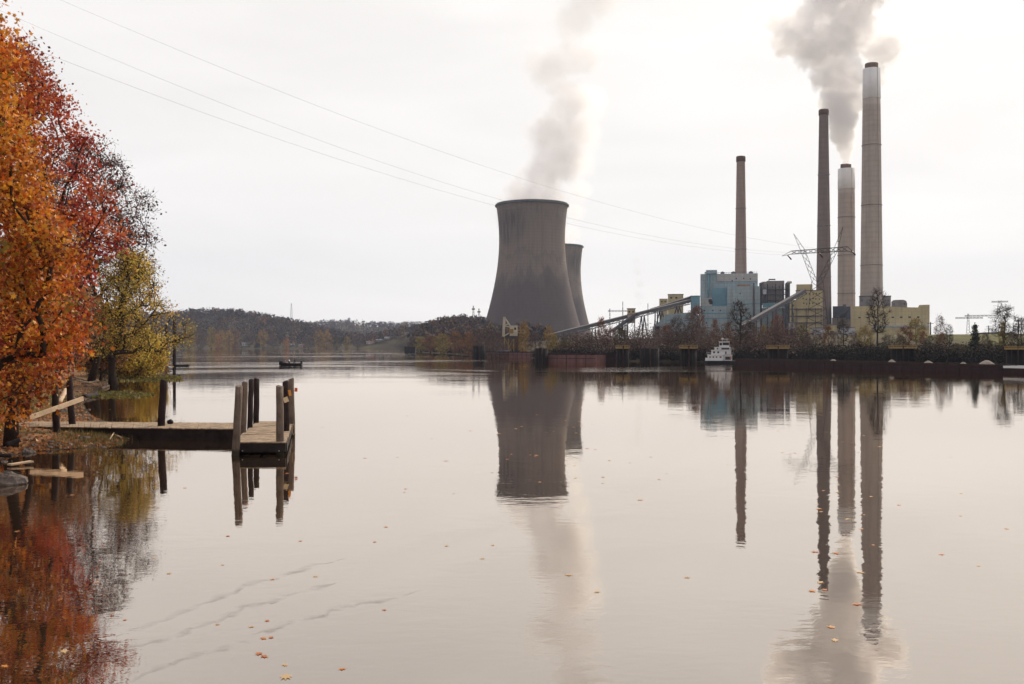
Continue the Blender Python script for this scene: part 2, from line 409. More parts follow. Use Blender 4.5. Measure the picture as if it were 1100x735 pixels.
# ------------------------------------------------------------------ water
def water_mat():
    m = bpy.data.materials.new('river_water'); m.use_nodes = True; t = m.node_tree; t.nodes.clear()
    o = N(t, 'ShaderNodeOutputMaterial'); g = N(t, 'ShaderNodeNewGeometry')
    def noise(sc, scale, det, rough=0.5, dist=0.0, rot=0.0):
        mp = N(t, 'ShaderNodeMapping'); mp.inputs['Scale'].default_value = sc; mp.inputs['Rotation'].default_value = (0, 0, rot)
        L(t, g.outputs['Position'], mp.inputs[0])
        n = N(t, 'ShaderNodeTexNoise'); n.inputs['Scale'].default_value = scale; n.inputs['Detail'].default_value = det; n.inputs['Roughness'].default_value = rough; n.inputs['Distortion'].default_value = dist
        L(t, mp.outputs[0], n.inputs['Vector']); return n.outputs[0]
    def math_(op, a, b=None, c=None):
        n = N(t, 'ShaderNodeMath', operation=op)
        for i, v in enumerate((a, b, c)):
            if v is None: continue
            if hasattr(v, 'default_value') or hasattr(v, 'is_linked'): L(t, v, n.inputs[i])
            else: n.inputs[i].default_value = v
        return n.outputs[0]
    def rng(src, a, b_, c=0, d=1):
        r = N(t, 'ShaderNodeMapRange', interpolation_type='SMOOTHSTEP')
        for i, v in enumerate((a, b_, c, d)): r.inputs[i + 1].default_value = v
        L(t, src, r.inputs[0]); return r.outputs[0]
    sx = N(t, 'ShaderNodeSeparateXYZ'); L(t, g.outputs['Position'], sx.inputs[0])
    swell = noise((1.0, 1.0, 1.0), 0.35, 3, 0.5, 0.4)
    ripple = noise((1.0, 1.5, 1.0), 1.9, 3, 0.55, 0.3)
    patch = rng(noise((0.5, 1.0, 1.0), 0.022, 3, 0.5, 1.0), 0.48, 0.62)       # light wind on parts of the river
    chop = noise((0.6, 1.6, 1.0), 1.1, 3, 0.6)
    farm = rng(sx.outputs['Y'], 100, 210)
    breeze = rng(noise((0.35, 1.0, 1.0), 0.07, 3, 0.55, 0.8), 0.40, 0.66, 0.5, 2.4)                 # cat's paws
    height = math_('MULTIPLY_ADD', swell, WAVE_SWELL, math_('MULTIPLY', math_('MULTIPLY', ripple, breeze), WAVE_RIPPLE))
    height = math_('MULTIPLY_ADD', math_('MULTIPLY', patch, farm), math_('MULTIPLY', chop, WAVE_CHOP), height)
    bp = N(t, 'ShaderNodeBump'); bp.inputs['Strength'].default_value = 1.0; bp.inputs['Distance'].default_value = 1.0
    L(t, height, bp.inputs['Height'])
    lw = N(t, 'ShaderNodeLayerWeight'); lw.inputs[0].default_value = 0.5; L(t, bp.outputs[0], lw.inputs['Normal'])
    fac = math_('MULTIPLY_ADD', math_('POWER', lw.outputs['Facing'], WATER_POW), 0.96, 0.04)
    body = N(t, 'ShaderNodeBsdfDiffuse'); body.inputs[0].default_value = (0.030, 0.020, 0.013, 1)
    gl = N(t, 'ShaderNodeBsdfGlossy'); gl.inputs['Color'].default_value = (1.0, 0.915, 0.83, 1); gl.inputs['Roughness'].default_value = 0.015
    L(t, bp.outputs[0], gl.inputs['Normal'])
    mx = N(t, 'ShaderNodeMixShader'); L(t, fac, mx.inputs[0]); L(t, body.outputs[0], mx.inputs[1]); L(t, gl.outputs[0], mx.inputs[2])
    L(t, mx.outputs[0], o.inputs[0])
    return m
WAVE_SWELL, WAVE_RIPPLE, WAVE_CHOP, WATER_POW = 0.008, 0.0015, 0.028, 1.95
mb = MB(); mb.add([(-5900, -5900, 0), (5900, -5900, 0), (5900, 5900, 0), (-5900, 5900, 0)], [(0, 1, 2, 3)])
kind(obj('river', mb, water_mat()), 'structure')

# the clear layer of air between here and the hills
HAZE_D = 0.000056
hz = MB().box(-6050, 6050, -6050, 6050, -5, 520)
m = bpy.data.materials.new('thin_haze'); m.use_nodes = True; t = m.node_tree; t.nodes.clear()
o_ = N(t, 'ShaderNodeOutputMaterial'); pv = N(t, 'ShaderNodeVolumePrincipled')
pv.inputs['Color'].default_value = (0.66, 0.76, 1.0, 1); pv.inputs['Density'].default_value = HAZE_D; pv.inputs['Anisotropy'].default_value = 0.2
L(t, pv.outputs[0], o_.inputs['Volume'])
kind(obj('haze', hz, m), 'stuff')

# ------------------------------------------------------------------ trees
RHOMB = np.array([(0, -0.5, 0), (0.34, 0.0, 0.06), (0, 0.5, 0), (-0.34, 0.0, 0.06)])
MAPLE = np.array([(0, -0.5, 0), (0.16, -0.22, 0.02), (0.5, -0.12, 0.08), (0.24, 0.06, 0.03), (0.38, 0.36, 0.06), (0.1, 0.22, 0.0), (0, 0.56, -0.03),
                  (-0.1, 0.22, 0.0), (-0.38, 0.36, 0.06), (-0.24, 0.06, 0.03), (-0.5, -0.12, 0.08), (-0.16, -0.22, 0.02)])
def rand_rot(n, rng, flat=0.0):
    qn = rng.normal(size=(n, 4))
    qn[:, 0] += flat; qn[:, 3] += 0
    qn /= np.linalg.norm(qn, axis=1)[:, None]
    w, x, y, z = qn.T
    return np.stack([np.stack([1-2*(y*y+z*z), 2*(x*y-z*w), 2*(x*z+y*w)], -1), np.stack([2*(x*y+z*w), 1-2*(x*x+z*z), 2*(y*z-x*w)], -1), np.stack([2*(x*z-y*w), 2*(y*z+x*w), 1-2*(x*x+y*y)], -1)], 1)
def leaves(pos, size, rng, tmpl=RHOMB, flat=0.0):
    n = len(pos); Rm = rand_rot(n, rng, flat)
    v = np.einsum('nij,kj->nki', Rm, tmpl) * np.asarray(size).reshape(-1, 1, 1) + pos[:, None, :]
    return v.reshape(-1, 3)
def pick(palette, n, rng, jit=0.25):
    w = np.array([p[0] for p in palette], float); c = np.array([p[1] for p in palette], float)
    i = rng.choice(len(w), n, p=w / w.sum())
    return np.clip(c[i] * (1 + jit * rng.normal(size=(n, 1))), 0.004, 0.9)

def grow(pts, trunk, rng, r_tip=0.02, r_max=0.3, sides=(7, 4, 3), thick=None):
    """skeleton from a trunk polyline to the points of a crown; every limb joins the nearest one closer to the root"""
    nodes = [np.array(p, float) for p in trunk]; par = [-1] + list(range(len(trunk) - 1)); plen = [0.0]
    for i in range(1, len(trunk)): plen.append(plen[-1] + np.linalg.norm(nodes[i] - nodes[i - 1]))
    base_n = len(nodes)
    order = np.argsort(np.linalg.norm(pts - np.array(trunk[0]), axis=1))
    tips = []
    arr = np.array(nodes); pl = np.array(plen)
    for k in order:
        p = pts[k]
        dv = p - arr; dist = np.linalg.norm(dv, axis=1)
        cost = dist + 0.28 * pl + np.where(dv[:, 2] < -0.2 * dist, dist * 0.5, 0)
        cost[0] += 1e3
        j = int(np.argmin(cost))
        mid = (arr[j] + p) / 2 + rng.normal(size=3) * dist[j] * 0.09; mid[2] += dist[j] * 0.06
        a = len(arr)
        arr = np.vstack([arr, mid, p]); pl = np.append(pl, [pl[j] + dist[j] / 2, pl[j] + dist[j]])
        par += [j, a]; tips.append(a + 1)
    n = len(arr); child = [[] for _ in range(n)]
    for i in range(n):
        if par[i] >= 0: child[par[i]].append(i)
    r = np.zeros(n)
    e = 2.3
    for i in sorted(range(n), key=lambda i: -pl[i]):
        r[i] = r_tip if not child[i] else (sum(r[c] ** e for c in child[i])) ** (1 / e)
    for i in range(base_n - 2, -1, -1): r[i] = max(r[i], r[i + 1] * 1.04)
    r = r * (r_max / r[0]); r = np.maximum(r, r_tip)
    mb = MB()
    tr = arr[:base_n]; rt = r[:base_n].copy(); rt[0] *= 1.35
    mb.tube([tuple(p) for p in tr], list(rt), sides[0])
    for i in range(base_n, n):
        j = par[i]
        if i in (par[i] + 1,) and j >= base_n and par[j] != -1 and (i - base_n) % 2 == 1: continue
        # i is a mid node: draw parent -> mid -> tip
        if (i - base_n) % 2 == 0:
            rr_ = [min(r[j], r[i] * 1.3), r[i], r[i + 1]]
            mb.tube([tuple(arr[j]), tuple(arr[i]), tuple(arr[i + 1])], rr_, sides[1] if r[i] > 2.5 * r_tip else sides[2], cap=False)
    return mb, arr[base_n + 1::2]

def crown_pts(n, rng, prof, z0, z1, cx=0, cy=0, shell=0.55, lump=0.25, sq=1.0):
    """points in an egg of radius prof(t)*..., t from 0 at z0 to 1 at z1, with lumpy outline"""
    out = []
    ph = rng.uniform(0, 6.28, 6)
    while len(out) < n:
        t = rng.uniform(); a = rng.uniform(0, 6.283)
        lum = 1 + lump * (math.sin(2 * a + 5 * t + ph[0]) * 0.5 + math.sin(3 * a - 7 * t + ph[1]) * 0.5 + 0.5 * math.sin(5 * a + 11 * t + ph[2]))
        R_ = prof(t) * lum
        if rng.uniform() > (R_ / 1.2): 
            if rng.uniform() > 0.35: continue
        r = R_ * (shell + (1 - shell) * math.sqrt(rng.uniform())) if rng.uniform() < 0.75 else R_ * math.sqrt(rng.uniform())
        out.append((cx + r * math.cos(a), cy + r * math.sin(a) * sq, z0 + t * (z1 - z0)))
    return np.array(out)

def tree_meshes(seed, height, radius, base=0.25, n_pts=60, n_leaf=2500, leaf=0.4, spread=0.7, palette=(), r_max=0.25, r_tip=0.02, twigs=0, prof=None, tmpl=RHOMB, lean=(0, 0), cx=0, cy=0, lump=0.25, shell=0.45, flat=0.0, twig_len=1.0, jit=0.22):
    rng = np.random.default_rng(seed)
    prof = prof or (lambda t: max(0.05, math.sin(math.pi * (0.10 + 0.86 * t)) ** 0.75))
    pts = crown_pts(n_pts, rng, prof, 0, 1, shell=shell, lump=lump)
    pts = pts * np.array([radius, radius, height * (1 - base)]) + np.array([cx, cy, height * base])
    th = height * (base + (1 - base) * 0.72); m = 7
    trunk = [(lean[0] * (i / m) ** 1.5 * th + 0.02 * th * rng.normal() * (i > 0) + cx * 0.7 * (i / m) ** 2, lean[1] * (i / m) * th + cy * 0.7 * (i / m) ** 2, th * i / m) for i in range(m + 1)]
    mb, tips = grow(pts, trunk, rng, r_tip, r_max)
    for _ in range(twigs):
        p = tips[rng.integers(len(tips))]
        d = rng.normal(size=3); d[:2] += (p[:2] - np.array([cx, cy])) / (radius + 1e-6) * 0.9; d[2] += 0.5
        d = d / np.linalg.norm(d) * twig_len * rng.uniform(0.5, 1.3); k = rng.normal(size=3) * 0.15 * twig_len
        mb.tube([tuple(p), tuple(p + d * 0.5 + k), tuple(p + d)], [r_tip, r_tip * 0.8, r_tip * 0.4], 3, cap=False)
    lm = None
    if n_leaf:
        i = rng.integers(len(tips), size=n_leaf)
        pos = tips[i] + rng.normal(size=(n_leaf, 3)) * spread * np.array([1, 1, 0.75])
        cl = rng.normal(size=(len(tips), 1)) * 0.18 + 1
        own = pick(palette, n_leaf, rng, jit); cc = pick(palette, len(tips), rng, 0.15)[i]; k = (rng.uniform(size=(n_leaf, 1)) < 0.6)
        cols = np.clip(np.where(k, cc * (1 + .18 * rng.normal(size=(n_leaf, 1))), own) * np.clip(cl[i], 0.5, 1.5), 0.004, 0.9)
        lm = faces_np('crown', leaves(pos, leaf * rng.uniform(0.45, 1.0, n_leaf) * (1 + .7 * rng.uniform(size=n_leaf) ** 2), rng, tmpl, flat), len(tmpl), cols)
    return mb.mesh('trunk'), lm
def plant(name, label, cat, loc, meshes, group=None, rz=0.0, sc=None, bark=None, leafm=None):
    r = thing(name, label, cat, loc, rz, group, sc)
    link('trunk', meshes[0], bark or M_BARK, r)
    if meshes[1]: link('crown', meshes[1], leafm or M_LEAF, r)
    return r

# --- the big autumn trees on the left bank
ORANGE = [(5, (0.58, 0.19, 0.02)), (3.5, (0.44, 0.10, 0.014)), (4, (0.64, 0.29, 0.035)), (2, (0.26, 0.05, 0.014)), (1.2, (0.28, 0.20, 0.03)), (1, (0.14, 0.04, 0.018)), (0.8, (0.60, 0.34, 0.13))]
RED = [(5, (0.40, 0.055, 0.026)), (3, (0.50, 0.13, 0.035)), (1.5, (0.26, 0.022, 0.026)), (2.5, (0.58, 0.17, 0.06)), (1, (0.13, 0.02, 0.022))]
YEL = [(4, (0.60, 0.41, 0.06)), (3, (0.45, 0.34, 0.06)), (2.5, (0.70, 0.46, 0.08)), (2, (0.18, 0.15, 0.03)), (2, (0.45, 0.22, 0.04)), (1, (0.16, 0.08, 0.03))]
DARKRED = [(3, (0.09, 0.04, 0.038)), (3, (0.15, 0.07, 0.05)), (2, (0.05, 0.026, 0.03)), (2, (0.24, 0.11, 0.06))]
def egg(pts):
    xs = [p[0] for p in pts]; ys = [p[1] for p in pts]
    return lambda t: float(np.interp(t, xs, ys))
d0 = 27 * K
bx, by = -17.0 * K, d0
plant('maple_tree', 'huge orange maple at the left edge with boughs hanging low over the bank', 'tree', (bx, by, g1(bx, by)),
      tree_meshes(3, 24.0, 6.0, base=0.105, n_pts=850, n_leaf=110000, leaf=0.165, spread=0.40, flat=0.7, palette=ORANGE, r_max=0.42, r_tip=0.012, tmpl=MAPLE, shell=0.72, lump=0.13,
                  prof=egg([(0, 0.58), (0.045, 0.70), (0.1, 0.76), (0.17, 0.87), (0.25, 0.92), (0.38, 0.83), (0.59, 0.70), (0.8, 0.46), (1, 0.08)])), group=None)
d1 = 38 * K
bx, by = X(12, d1), d1
plant('maple_tree', 'red maple showing crimson leaves at the right side of the huge orange maple', 'tree', (bx, by, g1(bx, by)),
      tree_meshes(5, 19.0, 4.35, base=0.2, n_pts=400, n_leaf=36000, leaf=0.165, flat=0.7, spread=0.42, palette=RED, r_max=0.28, r_tip=0.012, tmpl=MAPLE, shell=0.6, lump=0.2,
                  prof=egg([(0, 0.45), (0.15, 0.8), (0.4, 1.0), (0.6, 0.86), (0.8, 0.6), (1, 0.15)])))
d2 = 104 * K
bx, by = X(98, d2), d2
plant('sycamore_tree', 'tall half bare tree with dark purple brown twigs rising behind the red maple', 'tree', (bx, by, g1(bx, by)),
      tree_meshes(8, 31.0, 8.6, base=0.26, n_pts=420, n_leaf=15000, leaf=0.34, spread=0.75, palette=DARKRED, r_max=0.40, r_tip=0.024, twigs=4200, twig_len=1.6, shell=0.4, lump=0.22, lean=(0.03, 0),
                  prof=egg([(0, 0.7), (0.2, 0.95), (0.5, 1.0), (0.75, 0.75), (1, 0.2)])), bark=M_BARK)
d3 = 96 * K
bx, by = X(122, d3), d3
plant('willow_tree', 'yellow leaved tree with a dark leaning trunk and a bough reaching right over the cove', 'tree', (bx, by, g1(bx, by)),
      tree_meshes(11, 16.5, 5.2, base=0.24, n_pts=280, n_leaf=13500, leaf=0.25, spread=0.6, palette=YEL, r_max=0.46, r_tip=0.028, twigs=900, twig_len=1.3, shell=0.3, lump=0.5, cx=2.0, lean=(0.02, 0),
                  prof=egg([(0, 0.72), (0.2, 1.0), (0.5, 0.95), (0.8, 0.6), (1, 0.15)])))
d4 = 50 * K
bx, by = X(26, d4), d4
plant('sycamore_tree', 'dark bare tree whose top twigs stick out above the orange maple', 'tree', (bx, by, g1(bx, by)),
      tree_meshes(21, 23.5, 2.2, base=0.5, n_pts=130, n_leaf=1800, leaf=0.22, spread=0.55, palette=DARKRED, r_max=0.22, r_tip=0.010, twigs=900, twig_len=0.9))
BR = [(3, (0.20, 0.09, 0.035)), (3, (0.13, 0.055, 0.03)), (2, (0.28, 0.14, 0.04)), (1, (0.07, 0.045, 0.025))]
OLIVE = [(4, (0.085, 0.072, 0.02)), (3, (0.11, 0.085, 0.025)), (2, (0.045, 0.04, 0.018)), (1, (0.17, 0.11, 0.03)), (0.8, (0.2, 0.09, 0.03))]
for i, (px, d, h, rad, pal, lab) in enumerate([
        (62, 120, 12, 5.0, BR, 'russet tree filling the gap under the red maple on the bank'),
        (20, 140, 15, 6.5, BR, 'brown tree far back behind the orange maple trunk side'),
        (146, 118, 7.5, 3.2, YEL, 'low yellow green tree hanging over the cove edge under the long bough'),
        (160, 131, 6.5, 1.9, YEL, 'small yellow tree at the tip of the wooded point'),
        (108, 108, 9.0, 3.0, BR, 'slim brown tree beside the dark trunk of the yellow tree'),
        (-30, 62, 11, 4.5, ORANGE, 'orange tree half hidden behind the huge maple low on the left'), (-75, 50, 10, 4.5, BR, 'brown tree just outside the left edge of the picture'), (45, 88, 8.5, 4.0, BR, 'low russet tree behind the red maple trunk'), (-10, 100, 13, 6, BR, 'tall russet tree far behind the huge orange maple'), (78, 150, 11, 4.5, OLIVE, 'olive tree on the rise behind the cove'), (22, 66, 12, 4.6, BR, 'russet tree between the orange maple and the rise of the bank'), (64, 84, 12, 3.6, BR, 'tall russet tree left of the dark bare one'), (-60, 74, 15, 6, OLIVE, 'olive tree hidden behind the huge orange maple'), (-110, 40, 9, 4.2, ORANGE, 'low orange tree beyond the left edge beside the bank')]):
    d = d * K; bx, by = X(px, d), d
    plant('young_tree' if h < 9 else 'riverbank_tree', lab, 'tree', (bx, by, g1(bx, by) - 0.1),
          tree_meshes(40 + i, h, rad, base=0.1 if px > 140 or px < -20 else 0.24, n_pts=120, n_leaf=9500, leaf=0.36, spread=0.65, palette=pal, r_max=0.2, r_tip=0.02, twigs=200))
def bush_meshes(seed, h, rad, pal, n_leaf=2500, leaf=0.26, twigs=160):
    return tree_meshes(seed, h, rad, base=0.02, n_pts=60, n_leaf=n_leaf, leaf=leaf, spread=0.42, palette=pal, r_max=0.08, r_tip=0.014, twigs=twigs, prof=egg([(0, 0.85), (0.3, 1.0), (0.7, 0.7), (1, 0.25)]))
for i, (px, py, h, rad, pal, lab) in enumerate([
        (112, 408.5, 2.6, 2.4, OLIVE, 'dark olive bush at the water on the left end of the point'),
        (133, 404.6, 4.0, 3.6, OLIVE, 'broad dark bush overhanging the cove below the yellow tree'),
        (152, 403.4, 4.3, 2.9, OLIVE, 'rounded olive brown bush in the middle of the point'),
        (168, 402.0, 3.6, 2.0, BR, 'reddish brown bush at the right end of the point'),
        (98, 404, 2.4, 2.2, BR, 'low brown bush on the slope behind the driftwood')]):
    d = dw(py) * 1.03; bx, by = X(px, d), d
    plant('bush', lab, 'bush', (bx, by, max(0.0, g1(bx, by)) - 0.05), bush_meshes(60 + i, h, rad, pal))
# ------------------------------------------------------------------ the landing stage
M_DECK = mat('weathered_plank', (0.34, 0.255, 0.18), 0.85, 0.45, 2.2, stretch=(1.3, 1.3, 0.4), streak=0.5, streak_scale=3.0, streak_col=(0.12, 0.085, 0.06), bump=0.4, bump_scale=20)
M_FASCIA = mat('tarred_timber', (0.028, 0.022, 0.022), 0.8, 0.4, 2.0, bump=0.4, bump_scale=10)
M_POST = mat('grey_post_wood', (0.20, 0.155, 0.125), 0.9, 0.35, 1.6, streak=0.7, streak_scale=9.0, streak_col=(0.08, 0.06, 0.05), bump=0.5, bump_scale=16, wet=True)
M_POSTD = mat('dark_post_wood', (0.040, 0.028, 0.028), 0.9, 0.4, 1.6, streak=0.5, streak_scale=9.0, bump=0.5, bump_scale=16, wet=True)
M_PALE = mat('pale_driftwood', (0.50, 0.37, 0.25), 0.8, 0.2, 2.0, bump=0.4, bump_scale=12)
M_LOG = mat('wet_driftwood', (0.13, 0.09, 0.07), 0.85, 0.4, 2.0, bump=0.5, bump_scale=9)
DZ = 0.60
def dk(py): return (H - DZ) * F / (py - HY)             # depth of a point of the deck seen at row py
nl, nr_, fl, fr = [(X(px, dk(py)), dk(py)) for px, py in ((250.5, 475), (306.5, 475), (277, 452.6), (314, 452.6))]
dock = thing('pier_head', 'plank pier head with dark tarred sides at the right end of the landing stage', 'dock', ((nl[0] + nr_[0]) / 2, nl[1], 0))
def lo(p): return Vector((p[0] - dock.location.x, p[1] - dock.location.y, 0))
a, b_, c_, e_ = lo(nl), lo(nr_), lo(fl), lo(fr)
npl = 26
mb = MB(); pr = random.Random(3)
for i in range(npl):
    t0, t1 = i / npl + 0.0012, (i + 1) / npl - 0.0012
    p = [a.lerp(c_, t0), b_.lerp(e_, t0), b_.lerp(e_, t1), a.lerp(c_, t1)]
    ov = pr.uniform(-0.03, 0.03); dz = pr.uniform(-0.006, 0.006)
    pts = [(p[0].x - 0.04, p[0].y), (p[1].x + 0.04 + ov, p[1].y), (p[2].x + 0.04 + ov, p[2].y), (p[3].x - 0.04, p[3].y)]
    mb.slab(pts, DZ - 0.05 + dz, DZ + dz)
obj('deck', mb, M_DECK, dock)
mb = MB()
for p0, p1 in ((a, b_), (c_, e_)): mb.beam(p0 + Vector((0, 0.05, DZ - 0.255)), p1 + Vector((0, 0.05, DZ - 0.255)), 0.09, 0.40)
for p0, p1 in ((a, c_), (b_, e_), (a.lerp(b_, 0.5), c_.lerp(e_, 0.5))): mb.beam(p0 + Vector((0, 0.12, DZ - 0.255)), p1 + Vector((0, -0.04, DZ - 0.255)), 0.09, 0.40)
obj('side_beam', mb, M_FASCIA, dock)
for t in (0.12, 0.5, 0.84):
    mb = MB(); mb.slab([(p.x, p.y) for p in (a.lerp(c_, t) + Vector((0.15, 0, 0)), b_.lerp(e_, t) + Vector((-0.15, 0, 0)), b_.lerp(e_, t + 0.08) + Vector((-0.15, 0, 0)), a.lerp(c_, t + 0.08) + Vector((0.15, 0, 0)))], -0.12, DZ - 0.46); obj('float', mb, M_FASCIA, dock)
for t in (0.18, 0.88):
    p = a.lerp(b_, t); mb = MB(); mb.tube([(p.x, p.y - 0.03, DZ - 0.40), (p.x, p.y + 0.02, DZ - 0.40)], 0.022, 8); obj('bolt', mb, mat('galvanised_bolt', (0.6, 0.6, 0.6), 0.4, 0.1, metal=0.8), dock)

# walkway from the bank to the pier head
wl = [(-4, 452.4), (60, 452.9), (255, 454.2)]; wn = [(-4, 457.6), (60, 458.6), (252, 460.8)]
far_e = [(X(px, dk(py)), dk(py)) for px, py in wl]; near_e = [(X(px, dk(py)), dk(py)) for px, py in wn]
wk = thing('walkway', 'long narrow plank walkway from the leafy bank out to the pier head', 'walkway', (near_e[1][0], near_e[1][1], 0))
o0 = Vector(wk.location)
fe = [Vector((*p, 0)) - o0 for p in far_e]; ne = [Vector((*p, 0)) - o0 for p in near_e]
def along(pl, t):
    return pl[0].lerp(pl[1], t / 0.25) if t < 0.25 else pl[1].lerp(pl[2], (t - 0.25) / 0.75)
mb = MB(); n = 78
for i in range(n):
    t0, t1 = (i + 0.03) / n, (i + 0.97) / n
    p = [along(ne, t0), along(ne, t1), along(fe, t1), along(fe, t0)]; dz = pr.uniform(-0.008, 0.008)
    ov = pr.uniform(-0.04, 0.03)
    mb.slab([(p[0].x, p[0].y + ov), (p[1].x, p[1].y + ov), (p[2].x, p[2].y), (p[3].x, p[3].y)], DZ - 0.05 + dz, DZ + dz)
obj('deck', mb, M_DECK, wk)
mb = MB()
for t0, t1 in ((0.2, 0.6), (0.6, 1.0)):
    for pl, dy in ((ne, 0.07), (fe, -0.07)):
        mb.beam(along(pl, t0) + Vector((0.01, dy, DZ - 0.345)), along(pl, t1) + Vector((-0.01, dy, DZ - 0.345)), 0.10, 0.58)  # beam deepened to the water as a dark skirt hiding the bright gap
obj('side_beam', mb, M_FASCIA, wk)
for t in (0.36, 0.62, 0.86):
    p0, p1 = along(ne, t), along(fe, t); mb = MB()
    mb.beam(p0 + Vector((0, 0.2, DZ - 0.47)), p1 + Vector((0, -0.2, DZ - 0.47)), 0.22, 0.16); obj('cross_beam', mb, M_FASCIA, wk)

# posts: (top px, top py, bottom px at the deck row, bottom row, width px, dark, label)
def post(px, pt, pbx, pb, wpx, dark, label, group):
    d = dk(pb); r = wpx / 2 / F * d
    x0 = X(pbx, d); x1 = X(px, d); z1 = Z(pt, d)
    lean = (x1 - x0) / (z1 - DZ); zb = -0.9
    rg = random.Random(int(px * 10)); n = 14
    mb = MB(); pts = []; rad = []
    for i in range(9):
        z = zb + (z1 - zb) * i / 8
        pts.append((lean * (z - DZ) + rg.uniform(-0.012, 0.012), rg.uniform(-0.012, 0.012), z)); rad.append(r * (1.06 - 0.1 * i / 8) * rg.uniform(0.97, 1.03))
    pts.append((lean * (z1 + 0.02 - DZ), 0, z1 + 0.02)); rad.append(r * 0.86)
    mb.tube(pts, rad, n)
    o = obj('mooring_post', mb, M_POSTD if dark else M_POST, None, (x0, d, 0))
    return tag(o, label, 'post', group)
PG = 'timber posts of the landing stage'
post(256.8, 415.4, 253.8, 475.2, 8.1, False, 'leaning grey post at the near left corner of the pier head', PG)
post(263.3, 411.2, 261.0, 464.6, 6.6, False, 'grey post second along the left side of the pier head', PG)
post(269.8, 408.6, 268.4, 459.4, 6.0, True, 'dark post third along the left side of the pier head', PG)
post(275.8, 407.0, 275.2, 454.2, 6.1, True, 'dark post at the far left corner of the pier head', PG)
post(300.5, 415.4, 300.7, 474.2, 8.3, False, 'grey post at the near right corner of the pier head', PG)
post(306.6, 410.3, 307.6, 463.0, 7.0, True, 'dark post carrying the cream and yellow tags on the pier head', PG)
post(312.8, 407.2, 313.6, 455.2, 6.6, False, 'post with the orange tag at the far right corner of the pier head', PG)
post(176.2, 409.2, 173.0, 457.5, 7.8, True, 'stout dark post standing alone halfway along the walkway', PG)
post(58.8, 406.0, 60.6, 460.5, 7.2, True, 'dark notched post in front of the pale plank at the shore end', PG)
post(74.2, 405.2, 77.5, 455.6, 7.0, True, 'dark post behind the pale plank at the shore end of the walkway', PG)

# tags, rope, ball
def blob(name, label, cat, px, py, d, r, col, squash=(1, 0.5, 1)):
    rg = random.Random(int(px)); mb = MB()
    prof = [(max(0.001, r * math.sin(math.pi * i / 8)) , -r * math.cos(math.pi * i / 8)) for i in range(9)]
    mb.lathe(prof, 12); me = mb.mesh(name)
    for v in me.vertices: v.co = Vector((v.co.x * squash[0], v.co.y * squash[1], v.co.z * squash[2])) * rg.uniform(0.93, 1.07)
    o = link(name, me, mat(name + '_' + label.split()[0], col, 0.5, 0.1, 3.0), None, (X(px, d), d, Z(py, d)))
    return tag(o, label, cat)
def plate(name, label, px, py, d, w, h, col, tilt):
    mb = MB().box(-w/2, w/2, -0.012, 0.012, -h/2, h/2)
    for s in (-1, 1): mb.tube([(s * w * 0.3, -0.02, h * 0.3), (s * w * 0.3, 0, h * 0.3)], 0.008, 6)
    o = obj(name, mb, mat(name + '_' + label.split()[0], col, 0.45, 0.08, 3.0), None, (X(px, d), d, Z(py, d)), bevel=0.008)
    o.rotation_euler = (0.1, tilt, 0.25)
    return tag(o, label, 'marker tag')
plate('reflector_tag', 'orange square tag sticking out from the far right post', 318.0, 418.8, dk(455) - 0.05, 0.16, 0.22, (0.75, 0.16, 0.05), 0.05)
plate('reflector_tag', 'yellow and orange tag nailed between the two right posts', 311.3, 422.2, dk(463) - 0.16, 0.13, 0.30, (0.80, 0.33, 0.06), -0.2)
plate('reflector_tag', 'cream tag hanging on the dark right post', 307.2, 429.5, dk(463) - 0.2, 0.24, 0.27, (0.75, 0.58, 0.36), -0.35)
mb = MB(); R0 = 0.17
mb.tube([(R0 * 0.35 * math.cos(t), 0.0, 1.6 * R0 * math.sin(t)) for t in [2 * math.pi * i / 20 for i in range(21)]], 0.022, 6)
d = dk(464)
tag(obj('mooring_rope', mb, mat('pale_rope', (0.33, 0.25, 0.17), 0.9, 0.2, 20), None, (X(315.3, d), d, Z(461.5, d))), 'loop of pale rope hung over the right edge of the pier head', 'rope')
d = dk(455.5)
ball = tag(blob('boat_fender', 'black', 'fender', 182.9, 453.6, d, 0.17, (0.012, 0.011, 0.012), (1, 1, 0.95)), 'black round rubber fender lying on the walkway beside the lone dark post', 'fender')
mb = MB()
# driftwood, planks, stones
def plank(name, label, cat, p0, p1, w, h, m, group=None):
    p0 = Vector(p0); p1 = Vector(p1); c = (p0 + p1) / 2; mb = MB(); n = 6
    rg = random.Random(int(abs(p0.x * 100))); dirv = (p1 - p0) / n; side = dirv.cross(Vector((0, 0, 1))).normalized()
    pts = [p0 - c + dirv * i + side * rg.uniform(-0.02, 0.02) for i in range(n + 1)]
    if h is None: mb.tube(pts, [w / 2 * rg.uniform(0.75, 1.1) for _ in pts], 8)
    else:
        for i in range(1): mb.beam(pts[0], pts[-1], w, h)
    return tag(obj(name, mb, m, None, c, bevel=0.01 if h else 0), label, cat, group)
p0 = P(31.5, 449.0, 50.0); p1 = P(89, 428.3, 54.5)
plank('loose_plank', 'long pale plank propped up diagonally across the two shore posts', 'plank', p0, p1, 0.09, 0.25, M_PALE)
d = dw(425); plank('driftwood_branch', 'short pale piece of driftwood standing between the two shore posts', 'driftwood', P(63, 434, 56), P(71, 419, 58), 0.3, None, M_PALE)
